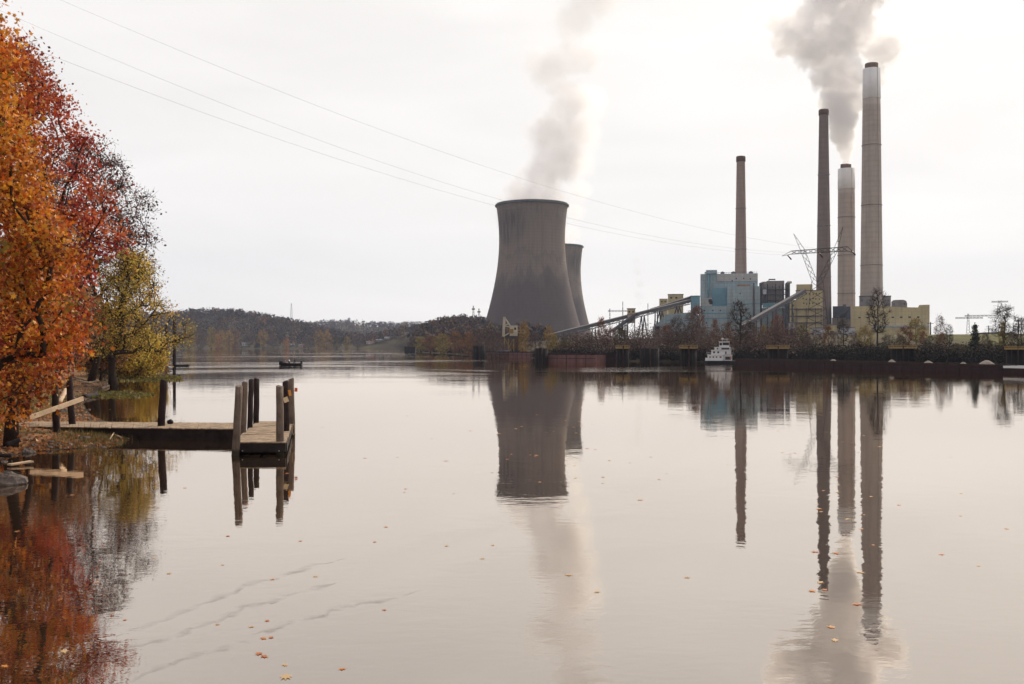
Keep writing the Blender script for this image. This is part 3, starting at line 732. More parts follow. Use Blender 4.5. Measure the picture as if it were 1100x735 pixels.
for i, (x0, y0, x1, y1, w, m, lab) in enumerate([
        (82, 408.5, 101, 413, 0.22, M_PALE, 'bleached driftwood branch highest on the bank behind the posts'),
        (88, 412, 106, 409.5, 0.2, M_LOG, 'forked grey driftwood branch on the bank behind the shore posts'),
        (78, 405, 92, 408.5, 0.2, M_LOG, 'thin brown driftwood stick at the top of the wrack heap'),
        (90, 426.5, 104, 424.5, 0.5, M_FASCIA, 'black waterlogged log end lying at the edge of the cove'),
        (108, 418, 117, 415, 0.4, M_LOG, 'short dark log stranded on the cove shore'),
        (113, 464, 130, 471, 0.10, M_PALE, 'pale branch sticking out of the weeds below the walkway'),
        (118, 472, 128, 463.5, 0.08, M_PALE, 'second pale branch crossing another below the walkway'),
        (10, 499.5, 34, 497.0, 0.16, M_PALE, 'flat pale board floating at the foot of the leafy bank'),
        (7, 478, 22, 474, 0.24, M_FASCIA, 'dark root lying in the leaves of the bank'),
        (-2, 489, 13, 491, 0.2, M_FASCIA, 'dark stick at the muddy edge below the leaves'),
        (126, 406.5, 140, 404.8, 0.12, M_PALE, 'white stick at the waterline under the bushes')]):
    a_ = Wp(x0, y0); b2 = Wp(x1, y1)
    za, zb = max(0, g1(*a_)) + 0.08, max(0, g1(*b2)) + 0.08
    # slide the point towards the camera so that, lifted, it still lies where the photo shows it
    sa, sb = (H - za) / H, (H - zb) / H
    A_ = (a_[0] * sa, a_[1] * sa, za + (0.05 if i == 5 else 0)); B_ = (b2[0] * sb, b2[1] * sb, zb + (0.35 if i in (6,) else 0.05))
    flat_ = 'board' in lab
    plank('floating_board' if flat_ else 'driftwood_branch', lab, 'board' if flat_ else 'driftwood', A_, B_, w * (2 if flat_ else 1), 0.07 if flat_ else None, m, None if flat_ else 'driftwood along the bank')
M_ROCK = mat('river_stone', (0.13, 0.11, 0.10), 0.9, 0.4, 1.4, bump=0.8, bump_scale=6)
def rock(sx, sy, sz, seed):
    rg = np.random.default_rng(seed); mb = MB(); nu, nv = 12, 8; vs_ = []
    ph = rg.uniform(0, 6, 6)
    for j in range(nv + 1):
        th = math.pi * j / nv
        for i in range(nu):
            a = 2 * math.pi * i / nu
            w = 1 + 0.14 * math.sin(2 * a + ph[0] + 2 * th) + 0.1 * math.sin(3 * a + ph[1] - 3 * th) + rg.normal() * 0.045
            vs_.append((sx * w * math.sin(th) * math.cos(a), sy * w * math.sin(th) * math.sin(a), sz * w * math.cos(th)))
    fs = [(j*nu+i, (j+1)*nu+i, (j+1)*nu+(i+1) % nu, j*nu+(i+1) % nu) for j in range(nv) for i in range(nu)]
    mb.add(vs_, fs, False); return mb
x_, y_ = Wp(4, 520); 
tag(obj('boulder', rock(0.75, 0.6, 0.36, 5), M_ROCK, None, (x_, y_, 0.05)), 'big flat topped boulder in the water at the left edge', 'rock')
rocks = [rock(0.2, 0.17, 0.11, s).mesh('stone') for s in (11, 12, 13, 14)]
rg = random.Random(5); k = 0
while k < 34:
    px = rg.uniform(-10, 125); py = rg.uniform(470, 505) if k < 22 else rg.uniform(404, 448)
    x_, y_ = Wp(px, py); sd = float(shore_dist(np.array([x_]), np.array([y_]))[0])
    if not (-0.4 < sd < 2.2): continue
    s = rg.uniform(0.4, 1.3) * (1 if py > 450 else 1.8); o = link('stone', rocks[k % 4], M_ROCK, None, (x_, y_, g1(x_, y_) + 0.02)); o.scale = (s, s, s); o.rotation_euler = (0, 0, rg.uniform(0, 6))
    tag(o, 'small dark stone among the wet litter along the near bank' if py > 450 else 'grey stone on the cove shore behind the walkway', 'stone', 'stones along the near bank' if py > 450 else 'stones along the cove shore'); k += 1

# fallen leaves, weeds, grass
rng = np.random.default_rng(9)
LIT = [(4, (0.33, 0.13, 0.05)), (3, (0.42, 0.20, 0.08)), (3, (0.20, 0.09, 0.045)), (2, (0.50, 0.30, 0.15)), (2, (0.10, 0.055, 0.035)), (0.7, (0.5, 0.17, 0.03))]
pos = []
while len(pos) < 9000:
    px = rng.uniform(-60, 150, 4000); py = 371 + 160 * rng.uniform(0.05, 1, 4000) ** 0.7
    d = dw(py) * rng.uniform(0.85, 1.0, 4000); x = X(px, d); z = gz(x, d); sd = shore_dist(x, d)
    ok = (sd > 0.15) & (vnoise(x, d, 3.0, 2) + 0.25 * rng.normal(size=4000) > 0.30)
    for i in np.where(ok)[0]: pos.append((x[i], d[i], z[i] + 0.03))
pos = np.array(pos[:9000])
kind(link('leaf_litter', faces_np('leaf_litter', leaves(pos, rng.uniform(0.10, 0.28, 9000), rng, MAPLE, 2.2), 12, pick(LIT, 9000, rng, 0.2)), M_LEAF), 'stuff')
def blades(pos, h, w, rng, cols):
    n = len(pos); a = rng.uniform(0, 6.28, n); ln = rng.normal(size=(n, 2)) * 0.28
    dx = np.stack([np.cos(a), np.sin(a), np.zeros(n)], -1) * (np.asarray(w)[:, None] / 2)
    top = pos + np.stack([ln[:, 0] * h, ln[:, 1] * h, h], -1)
    v = np.stack([pos - dx, pos + dx, top], 1).reshape(-1, 3)
    return faces_np('blades', v, 3, cols)
GR = [(3, (0.10, 0.13, 0.02)), (2, (0.16, 0.15, 0.03)), (2, (0.20, 0.14, 0.05)), (1, (0.06, 0.08, 0.015))]
WD = [(3, (0.14, 0.11, 0.03)), (2, (0.20, 0.14, 0.06)), (2, (0.09, 0.09, 0.025)), (1, (0.26, 0.19, 0.10))]
gp = []
for (cx, cy, sx_, sy_, n) in [(5, 432, 22, 5, 2600), (20, 446, 25, 4, 900), (130, 404, 26, 2.5, 1200), (60, 425, 14, 5, 700), (60, 400, 30, 5, 1500), (120, 397, 12, 4, 600)]:
    px = cx + rng.normal(size=n) * sx_; py = cy + rng.normal(size=n) * sy_; py = np.maximum(py, 392)
    d = dw(py) * 0.94; x = X(px, d); z = gz(x, d); ok = shore_dist(x, d) > 0.2
    gp.append(np.stack([x, d, z], -1)[ok])
gp = np.concatenate(gp); n = len(gp)
kind(link('grass', blades(gp, rng.uniform(0.12, 0.38, n), rng.uniform(0.03, 0.07, n), rng, pick(GR, n, rng)), M_LEAF), 'stuff')
wp = []
for (cx, cy, sx_, sy_, n) in [(85, 473, 14, 3.5, 700), (112, 471, 12, 3.5, 1300), (75, 479, 16, 3, 250)]:
    px = cx + rng.normal(size=n) * sx_; py = cy + rng.normal(size=n) * sy_
    d = dw(py); x = X(px, d); z = np.maximum(gz(x, d), -0.05); ok = (shore_dist(x, d) > -0.25) & (py > 464)
    wp.append(np.stack([x, d, z], -1)[ok])
wp = np.concatenate(wp); n = len(wp)
kind(link('weeds', blades(wp, rng.uniform(0.10, 0.34, n), rng.uniform(0.02, 0.05, n), rng, pick(WD, n, rng)), M_LEAF), 'stuff')
# floating water weed across the mouth of the cove
AL = [(3, (0.14, 0.12, 0.03)), (2, (0.20, 0.16, 0.045)), (2, (0.10, 0.085, 0.03))]
n = 5200
px = np.concatenate([150 + rng.normal(size=n // 2) * 26, 120 + rng.normal(size=n // 4) * 18, 165 + 20 * rng.normal(size=n // 4)]); py = np.concatenate([406.3 + rng.normal(size=n // 2) * 1.2, 424 + rng.normal(size=n // 4) * 1.3, 408 + rng.normal(size=n // 4) * 0.8])
d = dw(py); x = X(px, d); ok = (shore_dist(x, d) < 0.1) & (px < 196)
ap = np.stack([x, d, np.full(n, 0.0)], -1)[ok]; n = len(ap)
kind(link('water_weed', blades(ap, rng.uniform(0.05, 0.30, n), rng.uniform(0.2, 0.7, n), rng, pick(AL, n, rng)), M_LEAF), 'stuff')

# leaves drifting on the river, one by one
FL = [(0.62, 0.24, 0.07), (0.66, 0.34, 0.15), (0.5, 0.17, 0.06), (0.62, 0.42, 0.22)]
fl_me = []
for k_, c in enumerate(FL):
    v = MAPLE * np.array([1, 1, 0.5]); lm = faces_np('fallen_leaf', v + np.array([0, 0, 0.03]), 12, [c]); lm.materials.append(M_LEAF); fl_me.append(lm)
big = [(307, 727.5, 17, 'largest orange leaf floating at the bottom of the picture'), (278, 702.5, 11, 'pale orange leaf just above the largest floating leaf'), (284, 705.5, 10, 'cream leaf touching a pale orange one on the water'),
       (306, 714.5, 8, 'small orange leaf right above the largest floating one'), (283, 686, 8, 'orange leaf afloat above the touching pair'), (270, 673.5, 7, 'thin reddish leaf afloat among the dark scum lines'), (233.5, 671, 6, 'whitish leaf afloat left of the scum lines'),
       (367.5, 719, 8, 'lone orange leaf to the right of the largest floating one'), (69, 700, 11, 'orange leaf floating on the dark reflection of the maple'), (5, 716, 9, 'yellowish sliver of a leaf at the left edge of the water'), (292.5, 622.5, 7, 'orange leaf afloat where the scum lines begin'),
       (239, 607, 5, 'white fleck of a leaf afloat below the pier head reflection'), (77.5, 532, 5, 'orange leaf afloat in the reflection of the shore posts'), (18.5, 571, 5, 'pale leaf afloat near the left edge below the boulder'), (893, 674, 10, 'orange leaf afloat on the reflection of the thin dark chimney'), (897, 688, 10, 'second orange leaf afloat on the smoke reflection by the thin dark chimney')]
rg = random.Random(12)
for px, py, s, lab in big:
    x_, y_ = Wp(px, py); o = link('floating_leaf', fl_me[rg.randrange(4)], None, None, (x_, y_, 0.004)); sc = s / F * y_ * 0.85
    o.scale = (sc, sc * rg.uniform(1.2, 1.9), sc); o.rotation_euler = (0, 0, rg.uniform(0, 6.28)); tag(o, lab, 'leaf', 'leaves drifting on the river')
for i in range(110):
    px = rg.uniform(60, 1090) if i < 60 else rg.gauss(600, 60) if i < 85 else rg.gauss(915, 30)
    py = 440 + 260 * rg.random() ** 1.6 if i < 60 else rg.uniform(440, 520) if i < 85 else rg.uniform(430, 640)
    x_, y_ = Wp(px, py)
    if shore_dist(np.array([x_]), np.array([y_]))[0] > -0.3: continue
    if y_ < 44 * K and y_ > 34 * K and x_ < X(330, y_): continue
    o = link('floating_leaf', fl_me[rg.randrange(4)], None, None, (x_, y_, 0.004)); sc = rg.uniform(0.09, 0.17) * (1 + max(0, (y_ - 30) / 60))
    o.scale = (sc, sc * rg.uniform(1, 1.6), sc); o.rotation_euler = (0, 0, rg.uniform(0, 6.28)); tag(o, 'tiny fallen leaf drifting alone on the open pale water', 'leaf', 'tiny leaves drifting on the open water')

# lines of scum drawn out on the still water
m = bpy.data.materials.new('scum_film'); m.use_nodes = True; t = m.node_tree; t.nodes.clear()
o_ = N(t, 'ShaderNodeOutputMaterial'); g_ = N(t, 'ShaderNodeNewGeometry'); nn = N(t, 'ShaderNodeTexNoise'); nn.inputs['Scale'].default_value = 2.2; nn.inputs['Detail'].default_value = 6
L(t, g_.outputs['Position'], nn.inputs['Vector'])
r_ = N(t, 'ShaderNodeMapRange')
for i, v in enumerate((0.36, 0.70, 0.0, 0.20)): r_.inputs[i + 1].default_value = v
L(t, nn.outputs[0], r_.inputs[0])
df = N(t, 'ShaderNodeBsdfDiffuse'); df.inputs[0].default_value = (0.09, 0.075, 0.068, 1); tp = N(t, 'ShaderNodeBsdfTransparent'); x_ = N(t, 'ShaderNodeMixShader')
at_ = N(t, 'ShaderNodeAttribute', attribute_name='film'); ml_ = N(t, 'ShaderNodeMath', operation='MULTIPLY'); L(t, r_.outputs[0], ml_.inputs[0]); L(t, at_.outputs['Fac'], ml_.inputs[1])
L(t, ml_.outputs[0], x_.inputs[0]); L(t, tp.outputs[0], x_.inputs[1]); L(t, df.outputs[0], x_.inputs[2]); L(t, x_.outputs[0], o_.inputs[0])
M_SCUM = m
SC_LINES = [[(120, 684), (150, 676), (185, 664), (215, 650), (250, 638), (268, 628), (300, 621), (340, 607), (375, 600)],
            [(118, 702), (150, 694), (180, 688), (198, 682), (205, 675), (235, 668), (252, 660), (262, 652), (292, 648), (310, 640), (345, 632), (370, 622)],
            [(135, 735), (165, 721), (190, 712), (215, 703), (240, 699), (250, 692), (272, 690)],
            [(268, 681), (290, 679), (302, 674), (318, 667), (345, 663), (360, 655), (385, 650), (420, 644), (455, 634)],
            ]
for li, pl_ in enumerate(SC_LINES):
    rg = random.Random(li); pts = []
    for i in range(len(pl_) - 1):
        (x0, y0), (x1, y1) = pl_[i], pl_[i + 1]
        for s in range(10):
            t_ = s / 10; pts.append(Vector((*Wp(x0 + (x1 - x0) * t_, y0 + (y1 - y0) * t_ + 0.9 * math.sin(i * 1.7 + t_ * 6.28) + rg.uniform(-.25, .25)), 0.004)))
    mb = MB(); vs_ = []
    ph = rg.uniform(0, 6)
    for i, p in enumerate(pts):
        dv = (pts[min(i + 1, len(pts) - 1)] - pts[max(0, i - 1)]); nrm = Vector((-dv.y, dv.x, 0)).normalized()
        w = 0.07 + 0.10 * math.sin(i * 0.23 + ph) ** 2 + 0.03 * rg.random(); w *= p.y / 20 * (min(1, i / 8, (len(pts) - 1 - i) / 8) + 0.03)
        vs_ += [p + nrm * w * 1.4, p, p - nrm * w * .7]
    mb.add(vs_, [(3*i+k, 3*i+k+1, 3*i+k+4, 3*i+k+3) for i in range(len(pts) - 1) for k in (0, 1)])
    so = kind(obj('scum_line', mb, M_SCUM), 'stuff'); fa = so.data.attributes.new('film', 'FLOAT', 'POINT')
    fa.data.foreach_set('value', [(0.0, 1.0, 0.0)[k] for _ in pts for k in range(3)])
# ------------------------------------------------------------------ the power station
class Fr:
    """a frame at the foot of a distant thing, turned to look at the river; x()/z() give sizes from how large it looks at its real distance"""
    def __init__(s, pc, d, zg=None):
        s.pc, s.d = pc, d; s.X = X(pc, d); s.rz = -math.atan2(s.X, d); s.c = math.cos(s.rz)
        s.zg = g1(s.X, d) if zg is None else zg; s.loc = (s.X, d, s.zg)
    def x(s, px): return (px - s.pc) * s.d / F * s.c
    def z(s, py): return Z(py, s.d) - s.zg
    def w(s, n): return n * s.d / F
def fbox(fr, x0, x1, yt, yb, y0, y1, mb=None):
    mb = mb or MB(); zb = 0 if yb is None else fr.z(yb)
    return mb.box(fr.x(x0), fr.x(x1), y0, y1, zb, fr.z(yt))

M_BLUE = mat('pale_blue_siding', (0.37, 0.50, 0.56), 0.7, 0.12, 0.05, streak=0.6, streak_scale=0.35, streak_col=(0.27, 0.28, 0.27), panel=0.6, corr=0.3, corr_scale=2.0)
M_BLUEG = mat('grey_blue_siding', (0.42, 0.52, 0.57), 0.7, 0.1, 0.05, streak=0.6, streak_scale=0.35, streak_col=(0.30, 0.29, 0.27), panel=0.6, corr=0.3, corr_scale=2.0)
M_BLUED = mat('strong_blue_siding', (0.20, 0.38, 0.47), 0.7, 0.15, 0.06, streak=0.4, streak_scale=0.4, corr=0.3, corr_scale=2.0)
M_BEIGE = mat('beige_siding', (0.52, 0.51, 0.50), 0.75, 0.1, 0.05, streak=0.4, streak_scale=0.35, streak_col=(0.36, 0.30, 0.26), panel=0.5)
M_YEL = mat('sand_yellow_siding', (0.66, 0.53, 0.29), 0.75, 0.08, 0.04, streak=0.5, streak_scale=0.3, streak_col=(0.40, 0.32, 0.20), panel=0.4, corr=0.3, corr_scale=2.0)
M_WHITE = mat('white_siding', (0.66, 0.64, 0.70), 0.7, 0.1, 0.06, streak=0.4, streak_scale=0.4, streak_col=(0.45, 0.42, 0.42), panel=0.5)
M_STEEL = mat('dark_steelwork', (0.07, 0.065, 0.075), 0.7, 0.35, 0.3)
M_GSTEEL = mat('grey_steelwork', (0.20, 0.19, 0.205), 0.65, 0.3, 0.2, streak=0.5, streak_scale=0.4)
M_TANK = mat('grey_brown_cladding', (0.30, 0.26, 0.25), 0.75, 0.2, 0.08, streak=0.6, streak_scale=0.4, streak_col=(0.14, 0.11, 0.10))
M_NAVY = mat('dark_blue_cladding', (0.055, 0.065, 0.10), 0.7, 0.3, 0.1)
M_OPEN = mat('louvre_dark', (0.03, 0.03, 0.035), 0.7, 0.3, 0.5)
M_PIPE = mat('galvanised_duct', (0.085, 0.078, 0.085), 0.6, 0.15, 0.3)
M_RUST = mat('rust_streaked_panel', (0.34, 0.20, 0.12), 0.85, 0.3, 0.2)

def windows(fr, cells, y, parent, name='window', m=None, dx=0.5, dz=0.7):
    blocks = [c for c in parent.children if c.name.split('.')[0] in ('main_block', 'wall', 'upper_block', 'front_bay', 'low_annex')]
    if len(blocks) and 'power' not in parent.get('category', ''): parent = blocks[0]
    elif len(blocks): parent = min(blocks, key=lambda o: abs(min(v.co.y for v in o.data.vertices) - y))
    for px, py in cells:
        mb = MB().box(-dx, dx, -0.12, 0.3, -dz, dz); obj(name, mb, m or M_OPEN, parent, (fr.x(px), y, fr.z(py)))

D = 790 * K
f = Fr(784, D)
b = thing('boiler_house', 'tall stepped pale blue boiler house with a thin chimney behind it', 'power station', f.loc, f.rz)
obj('main_block', fbox(f, 752, 814, 293.6, None, 6, 46), M_BLUE, b)
obj('stair_tower', fbox(f, 758, 770, 289.2, 293.8, 8, 30, fbox(f, 756.6, 769.8, 291.5, 293.4, 4, 5.9)), M_BLUE, b)
obj('lit_side_strip', fbox(f, 752.4, 757.2, 294.2, 330, 5.2, 5.9), M_BLUEG, b)  # the lit oblique left side, painted as a lighter strip on the front
obj('rust_panel', fbox(f, 792, 806, 305.5, 308.5, 5.4, 5.9), M_RUST, b)
obj('upper_panel', fbox(f, 770, 813.6, 294.0, 302.0, 5.3, 5.9), M_BEIGE, b)
obj('front_bay', fbox(f, 781.2, 816, 308.4, None, -8, 5.2), M_BLUEG, b)
obj('low_annex', fbox(f, 752.4, 780.9, 329.2, None, -12, 5.0), M_BLUEG, b)
obj('low_annex', fbox(f, 752.8, 764.5, 320.4, 329.0, -11.5, 4.8), M_BEIGE, b)
obj('recess_wall', fbox(f, 764.8, 780.8, 309, 329, 5.0, 5.85), M_BLUED, b)
obj('downpipe', MB().tube([(f.x(809.5), -8.6, f.z(305)), (f.x(809.5), -8.6, 1)], 0.9, 8), M_STEEL, b)
obj('downpipe', MB().tube([(f.x(761), 5.4, f.z(291)), (f.x(761), 4.6, f.z(321))], 0.8, 8), M_BLUED, b)
for y0, y1, py in ((-8.25, -8.02, 327), (-12.25, -12.02, 337), (-12.25, -12.02, 342.5), (-8.25, -8.02, 343)):
    x0, x1 = (781.4, 815.8) if y0 > -10 else (752.6, 780.7)
    obj('cornice', MB().box(f.x(x0), f.x(x1), y0, y1, f.z(py) - 0.5, f.z(py) + 0.5), M_BLUED, b)
windows(f, [(786.5, 301.3), (791, 299), (799, 299), (806, 299.5)], 5.25, b)
windows(f, [(788, 325.4), (795, 316), (801, 334), (788, 339)], -8.05, b)
windows(f, [(763, 323.5), (763.9, 325.6)], -11.55, b, dx=1.6, dz=1.6)
windows(f, [(757, 334), (766, 334), (774, 334), (759, 347), (770, 347)], -12.05, b)
mb = MB()
for px in range(771, 814, 3): mb.beam((f.x(px), 8, f.z(293.5)), (f.x(px), 8, f.z(292.1)), 0.25)
mb.beam((f.x(770.5), 8, f.z(292.1)), (f.x(813.5), 8, f.z(292.1)), 0.3); obj('roof_rail', mb, M_GSTEEL, b)
for px, w_ in ((776, 2), (788, 2.4), (807, 2)):
    obj('roof_vent', MB().lathe([(w_, 0), (w_, 2), (w_ * 1.3, 2.2), (0.05, 3.4)], 12), M_GSTEEL, next(c for c in b.children if c.name.startswith('main_block')), (f.x(px), 20, f.z(293.6)))

f = Fr(747, D - 14)
b = thing('conveyor_head_house', 'small bright blue box house at the top of the left coal conveyor', 'building', f.loc, f.rz)
obj('wall', fbox(f, 742, 752, 318.2, 337, 0, 12), M_BLUED, b); obj('roof', fbox(f, 741.7, 752.3, 317.6, 318.15, -0.5, 12.5), M_BLUE, b)
mb = MB()
for px in (742.6, 751.4):
    for y in (0.6, 11): mb.beam((f.x(px), y, 0), (f.x(px), y, f.z(337.1)), 0.9)
mb.beam((f.x(742.6), 0.6, 2), (f.x(751.4), 0.6, f.z(338)), 0.5); obj('steel_frame', mb, M_STEEL, b)

f = Fr(831, D + 12)
b = thing('scrubber_building', 'grey brown scrubber block wrapped in dark pipes and catwalks right of the blue boiler house', 'power station', f.loc, f.rz)
r_ = f.w(11.2)
obj('absorber_vessel', MB().lathe([(0.1, f.z(301.6)), (r_, f.z(302)), (r_ * 1.02, f.z(323)), (r_ * 0.98, f.z(327)), (0.1, f.z(327))], 32), M_TANK, b, (f.x(829), 14, 0))
obj('upper_block', fbox(f, 823.5, 842.5, 301.5, 327.5, 3.4, 20), M_TANK, b)
obj('lower_block', fbox(f, 818, 846, 330.8, None, 2, 22), M_BLUE, b)
obj('blue_band', fbox(f, 819, 846, 325.5, 330.6, -0.4, 3.0), M_BLUED, b)
for px in (816.6, 845, 847.0): obj('riser_pipe', MB().tube([(f.x(px), 4, 0), (f.x(px), 4, f.z(304 + (px > 820))), (f.x(px) + 2, 9, f.z(303))], 1.1 if px < 820 else 1.5, 8), M_STEEL, b)
obj('stair_shaft', fbox(f, 842.8, 847.6, 327, None, -1, 5), M_NAVY, b)
mb = MB()
for py in (311.0, 316.5, 322.5):
    mb.box(f.x(815.5), f.x(847.5), 0.0, 3.2, f.z(py) - 0.35, f.z(py) + 0.35)
    mb.beam((f.x(815.5), 0.1, f.z(py) + 1.5), (f.x(847.5), 0.1, f.z(py) + 1.5), 0.25)
    for px in range(816, 848, 3): mb.beam((f.x(px), 0.1, f.z(py)), (f.x(px), 0.1, f.z(py) + 1.5), 0.2)
obj('catwalk', mb, M_STEEL, b)
mb = MB()
for px in (818, 824.5, 833, 841): mb.beam((f.x(px), 1.5, 0), (f.x(px), 1.5, f.z(305)), 1.1)
mb.beam((f.x(818), 1.5, f.z(328)), (f.x(824.5), 1.5, f.z(312)), 0.6); obj('steel_frame', mb, M_STEEL, b)
windows(f, [(821.5, 313.5)], -0.2, b, m=M_WHITE, dx=1.6, dz=2.4); windows(f, [(830, 308), (837, 308), (838, 319.5)], 3.2, b)
obj('roof_pipe', MB().tube([(f.x(826), 10, f.z(302)), (f.x(826), 10, f.z(299.6)), (f.x(833), 10, f.z(299.6))], 0.7, 8), M_STEEL, b)

f = Fr(866, D - 25)
b = thing('coal_bunker_house', 'sand yellow stepped bunker house where the right conveyor ends', 'power station', f.loc, f.rz)
obj('main_block', fbox(f, 855, 883.5, 312.3, None, 0, 26), M_YEL, b); obj('roof_house', fbox(f, 855.4, 872.8, 305.4, 312.1, 1, 16), M_YEL, b)
obj('lean_to', fbox(f, 848.2, 854.8, 322, None, 1.5, 22), M_YEL, b)
for py in (332.2, 339.8, 347): obj('pipe_rack', MB().box(f.x(848.5), f.x(883), -1.6, -0.2, f.z(py) - 0.4, f.z(py) + 0.5), M_STEEL, b)
mb = MB()
for px in (856, 866, 876, 882): mb.beam((f.x(px), -1.0, 0), (f.x(px), -1.0, f.z(331)), 0.5)
obj('pipe_support', mb, M_STEEL, b)
rg = random.Random(4)
windows(f, [(863 + 3.4 * (i % 6) + rg.uniform(-.5, .5), 316 + 5.2 * (i // 6) + rg.uniform(-.6, .6)) for i in range(18)], -0.05, b, dx=0.5, dz=0.6)
windows(f, [(852, 328), (852, 337)], 1.4, b, dx=0.6, dz=0.8)
obj('roof_edge', fbox(f, 854.6, 883.9, 311.7, 312.25, -0.4, 26.4, None), M_STEEL, b)

f = Fr(904, D + 5)
b = thing('precipitator_house', 'dark navy block between the two sand yellow buildings under the short white topped chimney', 'building', f.loc, f.rz)
obj('upper_block', fbox(f, 894.5, 905.8, 329, 341, 0, 20), M_NAVY, b); obj('upper_block', fbox(f, 908.6, 913.6, 329.4, 343, 0.5, 20), M_NAVY, b)
obj('lower_block', fbox(f, 893.6, 913.8, 341.3, None, 2, 20), M_TANK, b)
obj('duct', MB().tube([(f.x(907.2), 4, 0), (f.x(907.2), 4, f.z(327))], 1.6, 10), M_PIPE, b)
obj('duct', MB().tube([(f.x(903), -0.6, f.z(340)), (f.x(911), -0.6, f.z(333))], 0.6, 8), M_STEEL, b)
mb = MB()
for px in (895, 900, 905.4): mb.beam((f.x(px), -0.4, 0), (f.x(px), -0.4, f.z(329)), 0.5)
obj('steel_frame', mb, M_STEEL, b)

f = Fr(955, D - 70)
b = thing('turbine_hall', 'long low sand yellow hall at the foot of the tallest chimney', 'power station', f.loc, f.rz)
top = [(914, 328.6), (940, 328.8), (958, 329.6), (974, 330.4), (986.8, 330.8), (987.2, 328.2), (998, 327.9)]
mb = MB().prism([(f.x(914), 0)] + [(f.x(px), f.z(py)) for px, py in top] + [(f.x(998), 0)], 0, 40); obj('main_block', mb, M_YEL, b)
obj('front_range', fbox(f, 938, 997, 351.6, None, -9, -0.2), M_YEL, b)
obj('front_roof', MB().box(f.x(937.5), f.x(997.5), -9.6, -0.2, f.z(351.5), f.z(350.0)), mat('pale_blue_roof', (0.42, 0.50, 0.60), 0.6, 0.15, 0.2), b)
for i in range(5): obj('door', MB().box(f.x(943 + 11 * i), f.x(946 + 11 * i), -9.2, -8.9, 0, 5), M_BLUED, b)
windows(f, [(923 + 9 * i, 341) for i in range(8)], -0.05, b, dx=1.1, dz=0.6)
for px in (926, 950, 972): obj('roof_vent', MB().lathe([(1.2, 0), (1.2, 1.4), (1.7, 1.6), (0.05, 2.4)], 10), M_GSTEEL, next(c for c in b.children if c.name.startswith('main_block')), (f.x(px), 14, f.z(331)))

for x0, x1, yt, lab, rnd_ in ((923, 937.5, 318.6, 'grey square block left of the foot of the tallest chimney behind the yellow hall', 0),
                         (948.5, 957, 318.4, 'grey blue square block right of the foot of the tallest chimney behind the yellow hall', 0),
                         (957.4, 974.5, 322.2, 'grey round shouldered filter house behind the right half of the yellow hall', 1)):
    f = Fr((x0 + x1) / 2, D - 6 - rnd_ * 4)
    b = thing('filter_house', lab, 'building', f.loc, f.rz)
    if rnd_:
        mb = MB().prism([(f.x(x0), 0), (f.x(x0), f.z(yt + 2)), (f.x(x0 + 2), f.z(yt + .3)), (f.x(x0 + 6), f.z(yt)), (f.x(x1 - 4), f.z(yt)), (f.x(x1 - 1), f.z(yt + 1.2)), (f.x(x1), f.z(yt + 4)), (f.x(x1), 0)], 0, 16); obj('wall', mb, M_GSTEEL, b)
    else:
        obj('wall', fbox(f, x0, x1, yt, None, 0, 16), M_GSTEEL, b); obj('roof', fbox(f, x0 - .4, x1 + .4, yt - .7, yt, -0.5, 16.5), M_STEEL, b)
    windows(f, [(x0 + 3, yt + 4.5), (x1 - 3, yt + 4.5)], -0.05, b)

for x0, x1, yt, yb, dd, m_, lab in ((871.5, 888, 353, None, -75, M_WHITE, 'low white shed in front of the bunker house under the dark chimney'), (898.5, 918.5, 352.6, None, -80, M_WHITE, 'low white shed standing left of the long yellow hall'),
                            (847, 853.5, 347.5, None, -60, M_WHITE, 'narrow white shed at the lower left corner of the bunker house'), (888.5, 899, 349.5, None, -82, M_YEL, 'small yellow lean-to between the two low white sheds')):
    f = Fr((x0 + x1) / 2, D + dd)
    b = thing('shed', lab, 'shed', f.loc, f.rz)
    obj('wall', fbox(f, x0, x1, yt, yb, 0, 14), m_, b); obj('roof', MB().prism([(f.x(x0 - .5), f.z(yt)), (f.x(x1 + .5), f.z(yt)), (f.x(x1 + .5), f.z(yt - .5)), (f.x((x0 + x1) / 2), f.z(yt - 1.6)), (f.x(x0 - .5), f.z(yt - .5))], -0.5, 14.5), M_GSTEEL, b)
    obj('door', fbox(f, (x0 + x1) / 2 - 2, (x0 + x1) / 2 + 2, yb or yt + 6, None, -0.15, 0.1), M_PIPE, b)

f = Fr(721, D + 20)
b = thing('crusher_house', 'sand yellow block in two steps behind the top of the left conveyor', 'building', f.loc, f.rz)
obj('upper_block', fbox(f, 717.5, 734, 316.6, None, 0, 22), M_YEL, b); obj('lower_block', fbox(f, 708.2, 717.2, 320.8, None, 1, 18), M_YEL, b)
obj('roof_edge', fbox(f, 717.2, 734.3, 316.0, 316.55, -.4, 22.4), M_STEEL, b); windows(f, [(721, 320), (726.5, 320), (731, 324)], -0.05, b, dx=1.0, dz=0.8); windows(f, [(711, 324), (714.5, 324)], 0.95, b, dx=.6, dz=.6)
f = Fr(725, D - 60)
b = thing('coal_shed', 'low blue shed with a sloping end under the left conveyor', 'shed', f.loc, f.rz)
obj('wall', MB().prism([(f.x(701), 0), (f.x(701), f.z(351)), (f.x(706), f.z(348)), (f.x(715), f.z(338)), (f.x(744), f.z(335.5)), (f.x(752), f.z(340)), (f.x(752), 0)], 0, 30), M_BLUE, b)
obj('door', fbox(f, 703.5, 708.5, 350.5, None, -0.2, 0.1), M_OPEN, b); obj('ridge_band', MB().box(f.x(715), f.x(743), -0.3, -0.02, f.z(345), f.z(344)), M_BLUED, b)
f = Fr(678, D - 90)
b = thing('transfer_tower', 'slim sand yellow tower passed by the left conveyor', 'tower', f.loc, f.rz)
